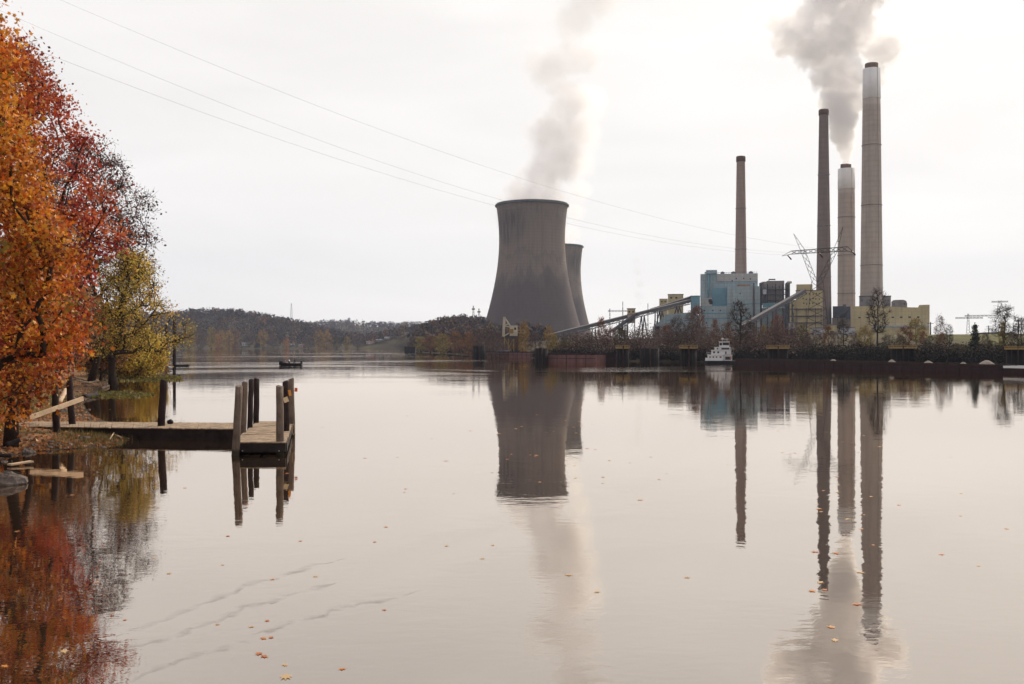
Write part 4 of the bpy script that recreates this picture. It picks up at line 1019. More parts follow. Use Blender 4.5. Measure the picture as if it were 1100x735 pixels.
obj('wall', fbox(f, 673.8, 682.4, 332, 347, 0, 7), M_YEL, b); obj('roof', fbox(f, 673.3, 682.9, 331.2, 331.9, -.5, 7.5), M_GSTEEL, b)
mb = MB()
for px in (674.4, 681.8):
    for y in (.5, 6.5): mb.beam((f.x(px), y, 0), (f.x(px), y, f.z(347.1)), 0.7)
mb.beam((f.x(674.4), .5, 1), (f.x(681.8), .5, f.z(348)), .4); obj('steel_frame', mb, M_STEEL, b)
obj('cornice', MB().box(f.x(673.6), f.x(682.6), -.25, -.02, f.z(338), f.z(337.2)), M_GSTEEL, b); windows(f, [(676, 335), (680, 335), (678, 343)], -.04, b, dx=.7, dz=.7)

# conveyors
def conveyor(name, label, A, B, w, h, bents, m=M_PIPE):
    A = Vector(A); B = Vector(B); r = thing(name, label, 'conveyor', (A.x, A.y, g1(A.x, A.y))); o0 = Vector(r.location)
    a, b = A - o0, B - o0; dv = (b - a).normalized(); side = Vector((-dv.y, dv.x, 0)).normalized(); up = side.cross(dv) * -1
    if up.z < 0: up = -up
    obj('gallery', MB().beam(a, b, w, h), m, r)
    mb = MB()
    ob = up * (h / 2 + 0.35)
    mb.beam(a + ob, b + ob, w * 1.1, 0.5); obj('gallery_roof', mb, mat('gallery_sheet', (0.125, 0.115, 0.12), .7, .2, .3), r)
    mb = MB(); n = 16
    for s in (-1, 1):
        off = side * (s * w * 0.5) - up * (h / 2 + 1.6)
        mb.beam(a + off, b + off, 0.35)
        for i in range(n):
            p = a.lerp(b, i / n) + side * (s * w * 0.5) - up * h / 2; q2 = a.lerp(b, (i + .5) / n) + off; p2 = a.lerp(b, (i + 1) / n) + side * (s * w * 0.5) - up * h / 2
            mb.beam(p, q2, 0.28); mb.beam(q2, p2, 0.28)
    obj('truss', mb, M_STEEL, r)
    for t, spread in bents:
        p = a.lerp(b, t) - up * (h / 2 + 1.5); mb = MB()
        for s in (-1, 1):
            mb.beam(p + side * s * w * .5, Vector((p.x + dv.x * spread, p.y + dv.y * spread, 0)) + side * s * w * .9, 0.8)
            if spread == 0 or True: mb.beam(p + side * s * w * .5, Vector((p.x - dv.x * spread, p.y - dv.y * spread, 0)) + side * s * w * .9, 0.8)
        for k in (0.35, 0.7):
            mb.beam(p.lerp(Vector((p.x, p.y, 0)), k) - side * w * .7, p.lerp(Vector((p.x, p.y, 0)), k) + side * w * .7, 0.4)
        obj('trestle', mb, M_STEEL, r)
    return r
conveyor('coal_conveyor', 'long covered conveyor climbing from the river to the small blue head house', P(565, 367.6, 640 * K), P(743, 323.2, D - 10), 3.0, 2.3, [(0.2, 1), (0.36, 1), (0.52, 2), (0.66, 5), (0.78, 10), (0.9, 16)])
conveyor('coal_conveyor', 'second conveyor crossing close above the long one near the small blue head house', P(700, 333.2, D - 40), P(744, 319.4, D - 2), 2.6, 2.0, [(0.1, 1)])
conveyor('coal_conveyor', 'short dark conveyor rising steeply at the slim yellow transfer tower', P(658, 356, D - 100), P(684, 337.5, D - 90), 2.8, 2.0, [(0.5, 1)], M_STEEL)
conveyor('coal_conveyor', 'covered conveyor climbing rightward past the scrubber to the yellow bunker house', P(796, 351.5, 680 * K), P(864, 313.0, D - 30), 3.6, 2.6, [(0.25, 1), (0.5, 2), (0.75, 3)])

# cooling towers
def tower_mat():
    m = bpy.data.materials.new('stained_tower_concrete'); m.use_nodes = True; t = m.node_tree; b = t.nodes['Principled BSDF']
    b.inputs['Roughness'].default_value = 0.9; b.inputs['Specular IOR Level'].default_value = 0.15
    tc = N(t, 'ShaderNodeTexCoord'); sp = N(t, 'ShaderNodeSeparateXYZ'); L(t, tc.outputs['Object'], sp.inputs[0])
    def noise(sc, scale, det, lo_, hi, c, d, rough=.65):
        mp = N(t, 'ShaderNodeMapping'); mp.inputs['Scale'].default_value = sc; L(t, tc.outputs['Object'], mp.inputs[0])
        n = N(t, 'ShaderNodeTexNoise'); n.inputs['Scale'].default_value = scale; n.inputs['Detail'].default_value = det; n.inputs['Roughness'].default_value = rough; L(t, mp.outputs[0], n.inputs['Vector'])
        r = N(t, 'ShaderNodeMapRange', interpolation_type='SMOOTHSTEP')
        for i, v in enumerate((lo_, hi, c, d)): r.inputs[i + 1].default_value = v
        L(t, n.outputs[0], r.inputs[0]); return r.outputs[0]
    def mul_(a, f_, col):
        x = N(t, 'ShaderNodeMix', data_type='RGBA'); L(t, f_, x.inputs[0]); L(t, a, x.inputs[6]); x.inputs[7].default_value = (*col, 1); return x.outputs[2]
    base = N(t, 'ShaderNodeRGB'); base.outputs[0].default_value = (0.30, 0.245, 0.205, 1); cur = base.outputs[0]
    cur = mul_(cur, noise((1, 1, .02), .35, 4, .4, .72, 0, .55), (0.19, 0.155, 0.14))       # runs of dirt
    cur = mul_(cur, noise((1, 1, .012), 1.3, 3, .45, .7, 0, .35), (0.42, 0.35, 0.30))
    wv = N(t, 'ShaderNodeTexWave', wave_type='BANDS', bands_direction='Z'); wv.inputs['Scale'].default_value = .09; wv.inputs['Distortion'].default_value = .6
    L(t, tc.outputs['Object'], wv.inputs['Vector'])
    r = N(t, 'ShaderNodeMapRange')
    for i, v in enumerate((.7, 1, 0, .28)): r.inputs[i + 1].default_value = v
    L(t, wv.outputs[0], r.inputs[0]); cur = mul_(cur, r.outputs[0], (0.21, 0.175, 0.155))       # lift joints
    # the soot-dark belt round the lower half and the dark patch near the lip
    cr = N(t, 'ShaderNodeValToRGB'); els = cr.color_ramp.elements
    els[0].position = 0.0; els[0].color = (.75,) * 3 + (1,); els[1].position = 1.0; els[1].color = (.25,) * 3 + (1,)
    for p, v in ((.20, .95), (.40, .90), (.475, .70), (.53, .36), (.60, .30), (.64, .5), (.67, .26), (.80, .24), (.9, .34)):
        e = els.new(p); e.color = (v, v, v, 1)
    mz = N(t, 'ShaderNodeMapRange'); mz.inputs[2].default_value = TOW_H; L(t, sp.outputs['Z'], mz.inputs[0])
    ad = N(t, 'ShaderNodeMath', operation='ADD'); L(t, mz.outputs[0], ad.inputs[0]); L(t, noise((1, 1, .3), .06, 5, .2, .8, -.09, .09), ad.inputs[1])
    L(t, ad.outputs[0], cr.inputs[0])
    fm = N(t, 'ShaderNodeMath', operation='MULTIPLY'); L(t, cr.outputs[0], fm.inputs[0]); fm.inputs[1].default_value = .78
    cur = mul_(cur, fm.outputs[0], (0.068, 0.056, 0.068))
    dn = N(t, 'ShaderNodeVectorMath', operation='DISTANCE'); dn.inputs[1].default_value = (-26, -24, TOW_H * .83); 
    mp = N(t, 'ShaderNodeMapping'); mp.inputs['Scale'].default_value = (1, 1, 1); L(t, tc.outputs['Object'], mp.inputs[0]); L(t, mp.outputs[0], dn.inputs[0])
    r = N(t, 'ShaderNodeMapRange', interpolation_type='SMOOTHSTEP')
    for i, v in enumerate((30, 10, 0, .9)): r.inputs[i + 1].default_value = v
    L(t, dn.outputs[1], r.inputs[0])
    mm = N(t, 'ShaderNodeMath', operation='MULTIPLY'); L(t, r.outputs[0], mm.inputs[0]); L(t, noise((1, 1, .12), .22, 4, .32, .62, .25, 1), mm.inputs[1])
    cur = mul_(cur, mm.outputs[0], (0.10, 0.09, 0.092))
    L(t, cur, b.inputs['Base Color'])
    return m
dT = 900 * K
sT = dT / F
zgT = g1(X(566, dT), dT)
TOW_H = Z(220.6, dT) - zgT
zth = Z(258, dT) - zgT
def hyp(z): return 35.4 * sT * math.sqrt(1 + ((z - zth) / (87 * sT)) ** 2)
M_TOWER = tower_mat()
tw = thing('cooling_tower', 'huge stained concrete cooling tower standing in front of a farther one', 'cooling tower', (X(571.5, dT), dT, zgT))
zs = [9 + (TOW_H - 9) * i / 44 for i in range(45)]
prof = [(hyp(z), z) for z in zs] + [(hyp(z) - 0.9, z) for z in reversed(zs)]
obj('shell', MB().lathe(prof, 128, close=True), M_TOWER, tw)
rt = hyp(TOW_H)
obj('rim', MB().lathe([(rt - 1.2, TOW_H - .1), (rt + 1.3, TOW_H - .1), (rt + 1.3, TOW_H - 1.6), (rt + .02, TOW_H - 1.9), (rt + .02, TOW_H + 1.1), (rt - .5, TOW_H + 1.1)], 128, smooth=False), mat('grey_rim', (0.13, 0.145, 0.145), .7, .2, .2), tw)
mb = MB(); rb = hyp(9) - .4; n = 44
for i in range(n):
    a0 = 2 * math.pi * i / n
    for s in (-.5, .5):
        a1 = a0 + s * 2 * math.pi / n
        mb.beam((rb * math.cos(a0), rb * math.sin(a0), 9.2), ((rb + 2) * math.cos(a1), (rb + 2) * math.sin(a1), 0), .9)
obj('raker_column', mb, M_TANK, tw)['kind'] = 'stuff'
obj('fill_pack', MB().lathe([(rb - 5, 0), (rb - 5, 8)], 64), M_OPEN, tw)
d2_ = dT * 150 / 107
t2 = dup(tw, (X(598.6, d2_), d2_, zgT), 0, None, 'second concrete cooling tower half hidden behind the nearer one')
t2.location.z = Z(264.6, d2_) - TOW_H - .6
t2.rotation_euler = (0, 0, 1.9)

# chimneys
def chimney_mat(name, col, band, ring):
    m = mat(name, col, .9, .10, .06, streak=.45, streak_scale=.25, streak_col=tuple(c * .55 for c in col))
    t = m.node_tree; b = t.nodes['Principled BSDF']; src = b.inputs['Base Color'].links[0].from_socket
    tc = N(t, 'ShaderNodeTexCoord'); wv = N(t, 'ShaderNodeTexWave', wave_type='BANDS', bands_direction='Z'); wv.inputs['Scale'].default_value = ring; wv.inputs['Distortion'].default_value = .4
    L(t, tc.outputs['Object'], wv.inputs['Vector']); r = N(t, 'ShaderNodeMapRange')
    for i, v in enumerate((.55, 1, 0, band)): r.inputs[i + 1].default_value = v
    L(t, wv.outputs[0], r.inputs[0]); x = N(t, 'ShaderNodeMix', data_type='RGBA'); x.inputs[7].default_value = (*[c * .6 for c in col], 1)
    L(t, r.outputs[0], x.inputs[0]); L(t, src, x.inputs[6]); L(t, x.outputs[2], b.inputs['Base Color']); return m
M_CH1 = chimney_mat('brown_chimney_concrete', (0.38, 0.28, 0.235), .18, .07)
M_CH2 = chimney_mat('dark_chimney_concrete', (0.235, 0.178, 0.16), .2, .06)
M_CH3 = chimney_mat('grey_chimney_concrete', (0.49, 0.41, 0.36), .18, .06)
M_CHW = mat('white_chimney_paint', (0.82, 0.80, 0.79), .7, .05, .1, streak=.2, streak_scale=.3)
M_FLUE = mat('rust_brown_flue', (0.15, 0.085, 0.062), .8, .3, .4)
def chimney(label, d, px, ytop, ybot, wtop, wbot, m, white=None, flue=None, cap=None):
    f = Fr(px, d); r = thing('chimney', label, 'chimney', f.loc, 0)
    z1 = f.z(ytop); zr = f.z(ybot); s = d / F * f.c
    def rad(z): return (wbot + (wtop - wbot) * z / z1 + (wbot - wtop) * .0) / 2 * s
    zw = f.z(white) if white else z1
    n = 24; prof = [(rad(zw * i / n), zw * i / n) for i in range(n + 1)]
    prof += [(rad(zw) * .8, zw), (rad(zw) * .8, zw - 6)]
    sh = obj('shaft', MB().lathe(prof, 40), m, r)
    if white:
        obj('white_top', MB().lathe([(rad(zw) + .05, zw + .01), (rad(zw) + .25, zw + .3), (rad(z1) + .2, z1), (rad(z1) * .62, z1), (rad(z1) * .62, z1 - 5)], 40), M_CHW, r)
    if flue:
        zf = f.z(flue[0]); 
        for dx, rr_ in flue[1]: obj('flue', MB().lathe([(rr_ * s, z1 - 3), (rr_ * s, zf), (rr_ * s * .8, zf), (rr_ * s * .8, zf - 5)], 24), M_FLUE, sh, (dx * s, 0, 0))
    if cap:
        zc = f.z(cap); obj('cap', MB().lathe([(rad(zc) + .03, zc), (rad(zc) + .5, zc + .2), (rad(z1) + .6, z1 - .8), (rad(z1) + .15, z1 + .3), (rad(z1) * .7, z1 + .3)], 40), M_FLUE, r)
    for k in (.28, .5, .72):
        z = z1 * k; mb = MB().lathe([(rad(z) + .02, z - .5), (rad(z) + .6, z - .2), (rad(z) + .6, z + .05), (rad(z) + .02, z + .2)], 32, smooth=False); obj('platform', mb, M_TANK, r)
    a = math.radians(-70)
    obj('ladder', MB().beam(((rad(0) + .3) * math.cos(a), (rad(0) + .3) * math.sin(a), 0), ((rad(z1) + .3) * math.cos(a), (rad(z1) + .3) * math.sin(a), z1), .35, .2), M_TANK, r)
    return r
chimney('shortest and thinnest brown chimney rising behind the blue boiler house', D + 70, 795.8, 168.4, 300, 9.0, 15.0, M_CH1, cap=174)
chimney('slender dark brown chimney second tallest of the four', D + 25, 884.8, 118.2, 347, 9.8, 18.0, M_CH2, cap=124)
chimney('white topped smoking chimney between the dark one and the tallest one', D + 90, 909.2, 181.6, 330, 18.2, 19.4, M_CH3, white=203.5, flue=(176.6, [(-.8, 4.2), (2.8, 2.6), (-4.2, 2.4)]))
chimney('tallest chimney with a white top and a brown flue', D + 45, 936.2, 74.4, 330, 18.6, 26.0, M_CH3, white=106.5, flue=(68.6, [(0, 7.2)]))

# steam
def plume(name, label, spheres, dens, warp, nscale, col, vox, step, soft=.45, aniso=.3, edge=.5, grow_=1.0):
    S = [(Vector(c), r) for c, r in spheres]
    S = [(c, r * grow_) for c, r in S]
    c0 = S[0][0].copy(); mb = MB()
    for c, r in S:
        n, k = 14, 9; q_ = []
        R_ = r * 1.22
        pr_ = [(max(.01, R_ * math.sin(math.pi * i / k)), -R_ * math.cos(math.pi * i / k)) for i in range(k + 1)]
        o_n = len(mb.v); mb.lathe(pr_, n)
        mb.v[o_n:] = [(v[0] + c.x - c0.x, v[1] + c.y - c0.y, v[2] + c.z - c0.z) for v in mb.v[o_n:]]
    m = bpy.data.materials.new(name + '_vapour'); m.use_nodes = True; t = m.node_tree; t.nodes.clear()
    o_ = N(t, 'ShaderNodeOutputMaterial'); pv = N(t, 'ShaderNodeVolumePrincipled'); pv.inputs['Color'].default_value = (*col, 1); pv.inputs['Anisotropy'].default_value = aniso
    g = N(t, 'ShaderNodeTexCoord'); 
    n1 = N(t, 'ShaderNodeTexNoise'); n1.inputs['Scale'].default_value = nscale; n1.inputs['Detail'].default_value = 6; n1.inputs['Roughness'].default_value = .62
    L(t, g.outputs['Object'], n1.inputs['Vector'])
    sub = N(t, 'ShaderNodeVectorMath', operation='SUBTRACT'); sub.inputs[1].default_value = (.5, .5, .5); L(t, n1.outputs['Color'], sub.inputs[0])
    sc = N(t, 'ShaderNodeVectorMath', operation='SCALE'); L(t, sub.outputs[0], sc.inputs[0]); sz = N(t, 'ShaderNodeSeparateXYZ'); L(t, g.outputs['Object'], sz.inputs[0]); wr = N(t, 'ShaderNodeMapRange')
    for i, v in enumerate((0, 90 if name == 'smoke_plume' else 1, .22 * warp if name == 'smoke_plume' else warp, warp)): wr.inputs[i + 1].default_value = v
    L(t, sz.outputs['Z'], wr.inputs[0]); L(t, wr.outputs[0], sc.inputs['Scale'])
    ad = N(t, 'ShaderNodeVectorMath', operation='ADD'); L(t, g.outputs['Object'], ad.inputs[0]); L(t, sc.outputs[0], ad.inputs[1])
    cur = None
    for c, r in S:
        d_ = N(t, 'ShaderNodeVectorMath', operation='DISTANCE'); d_.inputs[1].default_value = c - c0; L(t, ad.outputs[0], d_.inputs[0])
        k = N(t, 'ShaderNodeMath', operation='MULTIPLY_ADD'); k.inputs[1].default_value = -1.0 / r; k.inputs[2].default_value = 1.0; L(t, d_.outputs['Value'], k.inputs[0])
        if cur is None: cur = k.outputs[0]
        else:
            x = N(t, 'ShaderNodeMath', operation='SMOOTH_MAX'); x.inputs[2].default_value = .12; L(t, cur, x.inputs[0]); L(t, k.outputs[0], x.inputs[1]); cur = x.outputs[0]
    n2 = N(t, 'ShaderNodeTexNoise'); n2.inputs['Scale'].default_value = nscale * 2.3; n2.inputs['Detail'].default_value = 6; n2.inputs['Roughness'].default_value = .62; L(t, g.outputs['Object'], n2.inputs['Vector'])
    a2 = N(t, 'ShaderNodeMath', operation='MULTIPLY_ADD'); a2.inputs[1].default_value = edge; a2.inputs[2].default_value = -edge * .5; L(t, n2.outputs[0], a2.inputs[0])
    er = N(t, 'ShaderNodeMapRange')
    for i, v in enumerate((0, 70, .25 if name == 'smoke_plume' else 1, 1)): er.inputs[i + 1].default_value = v
    L(t, sz.outputs['Z'], er.inputs[0]); a2b = N(t, 'ShaderNodeMath', operation='MULTIPLY'); L(t, a2.outputs[0], a2b.inputs[0]); L(t, er.outputs[0], a2b.inputs[1]); a2 = a2b
    a3 = N(t, 'ShaderNodeMath', operation='ADD'); L(t, cur, a3.inputs[0]); L(t, a2.outputs[0], a3.inputs[1])
    mr = N(t, 'ShaderNodeMapRange', interpolation_type='SMOOTHSTEP')
    for i, v in enumerate((0.0, soft, 0.0, dens)): mr.inputs[i + 1].default_value = v
    L(t, a3.outputs[0], mr.inputs[0]); hd = N(t, 'ShaderNodeMapRange')
    for i, v in enumerate((0, 110, 2.6, 1) if name == 'smoke_plume' else (90, 260, 1, .4)): hd.inputs[i + 1].default_value = v
    L(t, sz.outputs['Z'], hd.inputs[0]); hm = N(t, 'ShaderNodeMath', operation='MULTIPLY'); L(t, mr.outputs[0], hm.inputs[0]); L(t, hd.outputs[0], hm.inputs[1]); L(t, hm.outputs[0], pv.inputs['Density']); L(t, pv.outputs[0], o_.inputs['Volume'])
    m.cycles.volume_step_rate = step
    o = obj(name, mb, m, None, c0)
    rm = o.modifiers.new('skin', 'REMESH'); rm.mode = 'VOXEL'; rm.voxel_size = vox
    tag(o, label, 'steam'); o['kind'] = 'thing'
    return o
def sp(px, py, rpx, d, dy=0): return (P(px, py, d + dy), rpx / F * d)
dS = D + 90
plume('smoke_plume', 'thick billowing smoke rising from the white topped chimney between two taller ones',
      [sp(908.6, 176, 4.5, dS), sp(908, 168, 6, dS), sp(908, 158, 8.5, dS), sp(905, 145, 12, dS), sp(905, 130, 15, dS), sp(898, 112, 16, dS, 5), sp(912, 108, 17, dS, 10), sp(885, 84, 13, dS), sp(905, 84, 22, dS, 8),
       sp(868, 50, 20, dS, -4), sp(846, 46, 17, dS), sp(836, 24, 14, dS), sp(862, 24, 17, dS, 6), sp(893, 50, 26, dS, 10), sp(915, 30, 24, dS, 14), sp(948, 52, 20, dS, 20), sp(962, 44, 13, dS, 18), sp(941, 80, 11, dS, 22), sp(925, -4, 24, dS, 20), sp(885, 6, 20, dS, 6), sp(900, -28, 30, dS, 10), sp(955, -30, 26, dS, 16)],
      .072, 30, .048, (.99, .98, .985), 4.0, .045, soft=.24, edge=1.2, grow_=1.25, aniso=.42)
plume('steam_plume', 'pale broken steam drifting up out of the nearer cooling tower',
      [sp(566, 218, 27, dT), sp(586, 216, 24, dT), sp(583, 190, 24, dT), sp(600, 172, 25, dT), sp(594, 146, 26, dT), sp(615, 138, 22, dT), sp(612, 112, 22, dT), sp(590, 72, 22, dT), sp(576, 66, 16, dT), sp(610, 62, 20, dT), sp(632, 62, 15, dT), sp(618, 22, 24, dT), sp(640, -10, 32, dT), sp(596, 96, 13, dT)],
      .050, 38, .027, (.96, .95, .96), 5.0, .10, soft=.6, edge=1.25, grow_=1.30, aniso=.3)
plume('steam_plume', 'thin white steam rising from the farther cooling tower beside the nearer one',
      [sp(606, 262, 16, d2_), sp(615, 250, 12, d2_), sp(618, 228, 13, d2_), sp(622, 204, 15, d2_), sp(626, 176, 17, d2_), sp(630, 148, 18, d2_), sp(634, 110, 22, d2_)],
      .03, 34, .02, (.99, .985, .98), 6.0, .14, soft=.8, edge=.9, grow_=1.15, aniso=.5)
plume('steam_wisp', 'small wisp of steam standing above the slim yellow transfer tower', [sp(687, 326, 3.5, D - 40), sp(686, 318, 6, D - 40), sp(688, 305, 6, D - 40), sp(685, 292, 6, D - 40), sp(684, 280, 6, D - 40)],
      .022, 6, .09, (.88, .84, .87), 2.0, .16, soft=.8, edge=.4, aniso=.15, grow_=1.25)
# ------------------------------------------------------------------ line towers and wires
M_LAT = mat('weathered_lattice_steel', (0.075, 0.068, 0.072), .6, .2, .5)
M_INS = mat('brown_insulator', (0.035, 0.028, 0.03), .4, .2, 2.0)
def lat(mb, A0, A1, B0, B1, n, w):
    """two legs with zigzag bracing between them"""
    A0, A1, B0, B1 = map(Vector, (A0, A1, B0, B1)); mb.beam(A0, A1, w * 1.5); mb.beam(B0, B1, w * 1.5)
    for i in range(n):
        a, b = A0.lerp(A1, i / n), B0.lerp(B1, i / n); a2, b2 = A0.lerp(A1, (i + 1) / n), B0.lerp(B1, (i + 1) / n)
        mb.beam(a, b2, w); mb.beam(b, a2, w)
def big_pylon(f, label):
    r = thing('transmission_tower', label, 'pylon', f.loc, f.rz)
    g = lambda px, py, y=0: Vector((f.x(px), y, f.z(py)))
    mb = MB(); hw = f.w(2.2); w = .085
    waist = [(-f.w(6), -f.w(3)), (f.w(6), -f.w(3)), (f.w(6), f.w(3)), (-f.w(6), f.w(3))]
    zb, zw = 0, f.z(303); base = [(x * 2.0, y * 3.2) for x, y in waist]
    for i in range(4):
        j = (i + 1) % 4
        lat(mb, (*base[i], zb), (*waist[i], zw), (*base[j], zb), (*waist[j], zw), 6, w)
    obj('tower_body', mb, M_LAT, r)
    mb = MB()
    for s, (bx0, bx1), (tx, ty), (cx, cy) in ((-1, (872.5, 878), (852.3, 250.2), (862, 268)), (1, (878, 883.5), (905.2, 245), (898, 268))):
        for y in (-hw, hw):
            lat(mb, g(bx0, 303, y), g(cx - 2.4, cy, y * .8), g(bx1, 303, y), g(cx + 2.4, cy, y * .8), 5, w)
            mb.beam(g(cx - 2.4, cy, y * .8), g(tx, ty), w * 1.4); mb.beam(g(cx + 2.4, cy, y * .8), g(tx, ty), w * 1.4)
            for k in (.35, .7): mb.beam(g(cx - 2.4, cy, y * .8).lerp(g(tx, ty), k), g(cx + 2.4, cy, y * .8).lerp(g(tx, ty), k), w)
    obj('window_frame', mb, M_LAT, r)
    mb = MB()
    L0, L1 = g(839.5, 274.2), g(918, 273.2)
    for y in (-hw * .8, hw * .8):
        lat(mb, g(850, 269.0, y), g(910, 266.0, y), g(850, 272.4, y), g(910, 270.6, y), 10, w * 1.15)
        for p, e in ((L0, 850), (L1, 910)):
            for yy in (269 if e == 850 else 266, 272.4 if e == 850 else 270.6): mb.beam(g(e, yy, y), p, w * 1.3)
    obj('cross_arm', mb, M_LAT, r)
    pts = []
    for (px, py), (qx, qy) in (((846, 273.5), (849.8, 278.4)), ((880, 271.8), (883.6, 277.0)), ((914.5, 270.8), (918.3, 275.2))):
        a = g(px, py); b2 = g(qx, qy, -f.w(3)); o = obj('insulator_string', MB().tube([a, b2], .26, 8), M_INS, r); pts.append(r)
    return r
f = Fr(878, 300 * K)
pyl = big_pylon(f, 'big lattice tower with two horns and a wide arm standing before the yellow bunker house')
# wires
from itertools import product
ends = [((914.5, 271), [(65, 0), (340, 115), (560, 190), (780, 250)]), ((880, 272), [(85, 45), (340, 155), (535, 215), (760, 257)]), ((846, 274), [(95, 72), (340, 168), (540, 222), (760, 266)])]
labs = ['highest of the three faint power lines sagging across the sky to the lattice tower', 'middle one of the three faint power lines crossing the sky', 'lowest of the three faint power lines crossing the sky']
M_WIRE = mat('aluminium_wire', (0.17, 0.165, 0.17), .6, .05, .2)
for (ex, ey), obs in ends:
    B = P(ex, ey, 300 * K); best = None
    for dA, ya, sg in product((70, 90, 115, 140), np.linspace(-260, 20, 29), np.linspace(0, 14, 29)):
        A = P(-70, ya, dA * K); t = np.linspace(0, 1, 60); x = A.x + (B.x - A.x) * t; y = A.y + (B.y - A.y) * t; z = A.z + (B.z - A.z) * t - 4 * sg * t * (1 - t)
        px = 550 + x / y * F; py = HY - (z - H) / y * F
        e = sum((np.interp(o[0], px, py) - o[1]) ** 2 for o in obs)
        if best is None or e < best[0]: best = (e, A, sg)
    e, A, sg = best
    mb = MB()
    for dx, dz in ((-.22, .1), (.22, -.1)):
        pts = []
        for i in range(49):
            t = i / 48; p = A.lerp(B, t); pts.append((p.x - A.x + dx, p.y - A.y, p.z - A.z - 4 * sg * t * (1 - t) + dz))
        mb.tube(pts, .010, 5)
    tag(obj('power_line', mb, M_WIRE, None, A), labs[ends.index(((ex, ey), obs))], 'power line', 'power lines over the river')

def small_pylon(name, px, d, ytop, arms, label, cat='pylon', w=.22, half=3.0):
    f = Fr(px, d); r = thing(name, label, cat, f.loc, f.rz); zt = f.z(ytop); mb = MB(); h = f.w(half)
    for sy in (-1, 1):
        lat(mb, (-h, sy * h, 0), (-h * .22, sy * h * .22, zt), (h, sy * h, 0), (h * .22, sy * h * .22, zt), 8, w)
        lat(mb, (sy * h, -h, 0), (sy * h * .22, -h * .22, zt), (sy * h, h, 0), (sy * h * .22, h * .22, zt), 8, w)
    obj('tower_body', mb, M_LAT, r)
    for py, x0, x1, tip in arms:
        mb = MB(); z = f.z(py)
        for y in (-h * .3, h * .3): lat(mb, (f.x(x0), y, z), (f.x(x1), y, z), (f.x(x0), y * .8, z - f.w(1.2)), (f.x(x1), y * .8, z - f.w(1.2)), 8, w)
        for px_, py_ in tip: mb.beam((f.x(px_), 0, z), (f.x(px_ + (2 if px_ > f.pc else -2) * .4), 0, f.z(py_)), w * 1.6)
        obj('cross_arm', mb, M_LAT, r)
    return r
small_pylon('substation_gantry', 1040, 420 * K, 337, [(338.8, 1036, 1070, []), (341.0, 1026, 1056, [])], 'low wide lattice gantry above the conifer at the right', 'gantry', .10, 2.2)
small_pylon('transmission_tower', 1074, 520 * K, 322.5, [(323.6, 1065, 1083, [])], 'lattice tower with one arm far behind the forked tree at the right', 'pylon', .08, 6)
small_pylon('substation_gantry', 655, D - 60, 331.5, [(333.6, 653, 681, [])], 'thin gantry with a long arm left of the slim yellow transfer tower', 'gantry', .16, 1.2)
small_pylon('lightning_mast', 669, D - 55, 324.0, [], 'thin mast sticking up beside the slim yellow transfer tower', 'mast', .16, .8)
small_pylon('lightning_mast', 696, D - 30, 326.0, [], 'thin mast between the slim transfer tower and the yellow crusher house', 'mast', .16, .8)
for px, d, yt, lab in ((313, 1520 * K, 326, 'tiny lattice mast alone on the crest of the left hill'), (508.5, 990 * K, 328.5, 'taller lattice mast on the hill crest left of the cooling tower'), (514.5, 985 * K, 331.5, 'shorter lattice mast on the hill crest left of the cooling tower')):
    small_pylon('radio_mast', px, d, yt, [(yt + 3, px - 1.6, px + 1.6, [])] if px > 500 else [], lab, 'mast', .25, 1.6)

# ------------------------------------------------------------------ moorings and vessels
M_CELL = mat('sheet_pile_steel', (0.007, 0.006, 0.008), .8, .5, .8, streak=.6, streak_scale=1.5, streak_col=(0.016, 0.011, 0.010))
M_YRAIL = mat('yellow_rail_paint', (0.30, 0.20, 0.075), .6, .2, .8)
M_RPILE = mat('rusty_pile', (0.036, 0.021, 0.017), .85, .35, .6)
def cell(px0, px1, ytop, ybot, d4, rail, label):
    d = d4 * K; pc = (px0 + px1) / 2; f = Fr(pc, d, 0.0); r = thing('mooring_cell', label, 'mooring', f.loc, f.rz, 'mooring cells along the far bank')
    R = f.w((px1 - px0) / 2); zt = f.z(ytop); n = 32
    prof_ = []
    mb = MB(); q_ = []
    mb.lathe([(R, -1), (R, zt), (.05, zt + .1)], n, (0, R)); obj('sheet_pile_ring', mb, M_CELL, r)
    mb = MB()
    for k in range(12):
        a = 2 * math.pi * k / 12; mb.cyl(R * 1.01 * math.cos(a), R + R * 1.01 * math.sin(a), -1, zt + .1, .09, n=6)
    obj('pile_rib', mb, M_RPILE, r)['kind'] = 'stuff'
    obj('fender_pile', MB().cyl(f.w(.5), -.45, -1, zt + (.9 if rail else .3), f.w(.9), n=10), M_RPILE, r)
    if rail:
        W_ = R * 1.15; zp = zt + .12
        obj('platform', MB().box(-W_, W_, -.6, 2 * R + .3, zp, zp + .22), M_YRAIL, r)
        mb = MB(); hh = f.w(3.6)
        for k in range(7):
            x = -W_ + 2 * W_ * k / 6
            for y in (-.55, 2 * R + .25): mb.beam((x, y, zp + .2), (x, y, zp + hh), .09)
        for y in (-.55, 2 * R + .25):
            for z in (.38, .72, 1.0): mb.beam((-W_, y, zp + hh * z), (W_, y, zp + hh * z), .12)
        mb.box(-W_, W_, -.62, -.56, zp + .22, zp + hh * .22)
        obj('railing', mb, M_YRAIL, r)
    return r
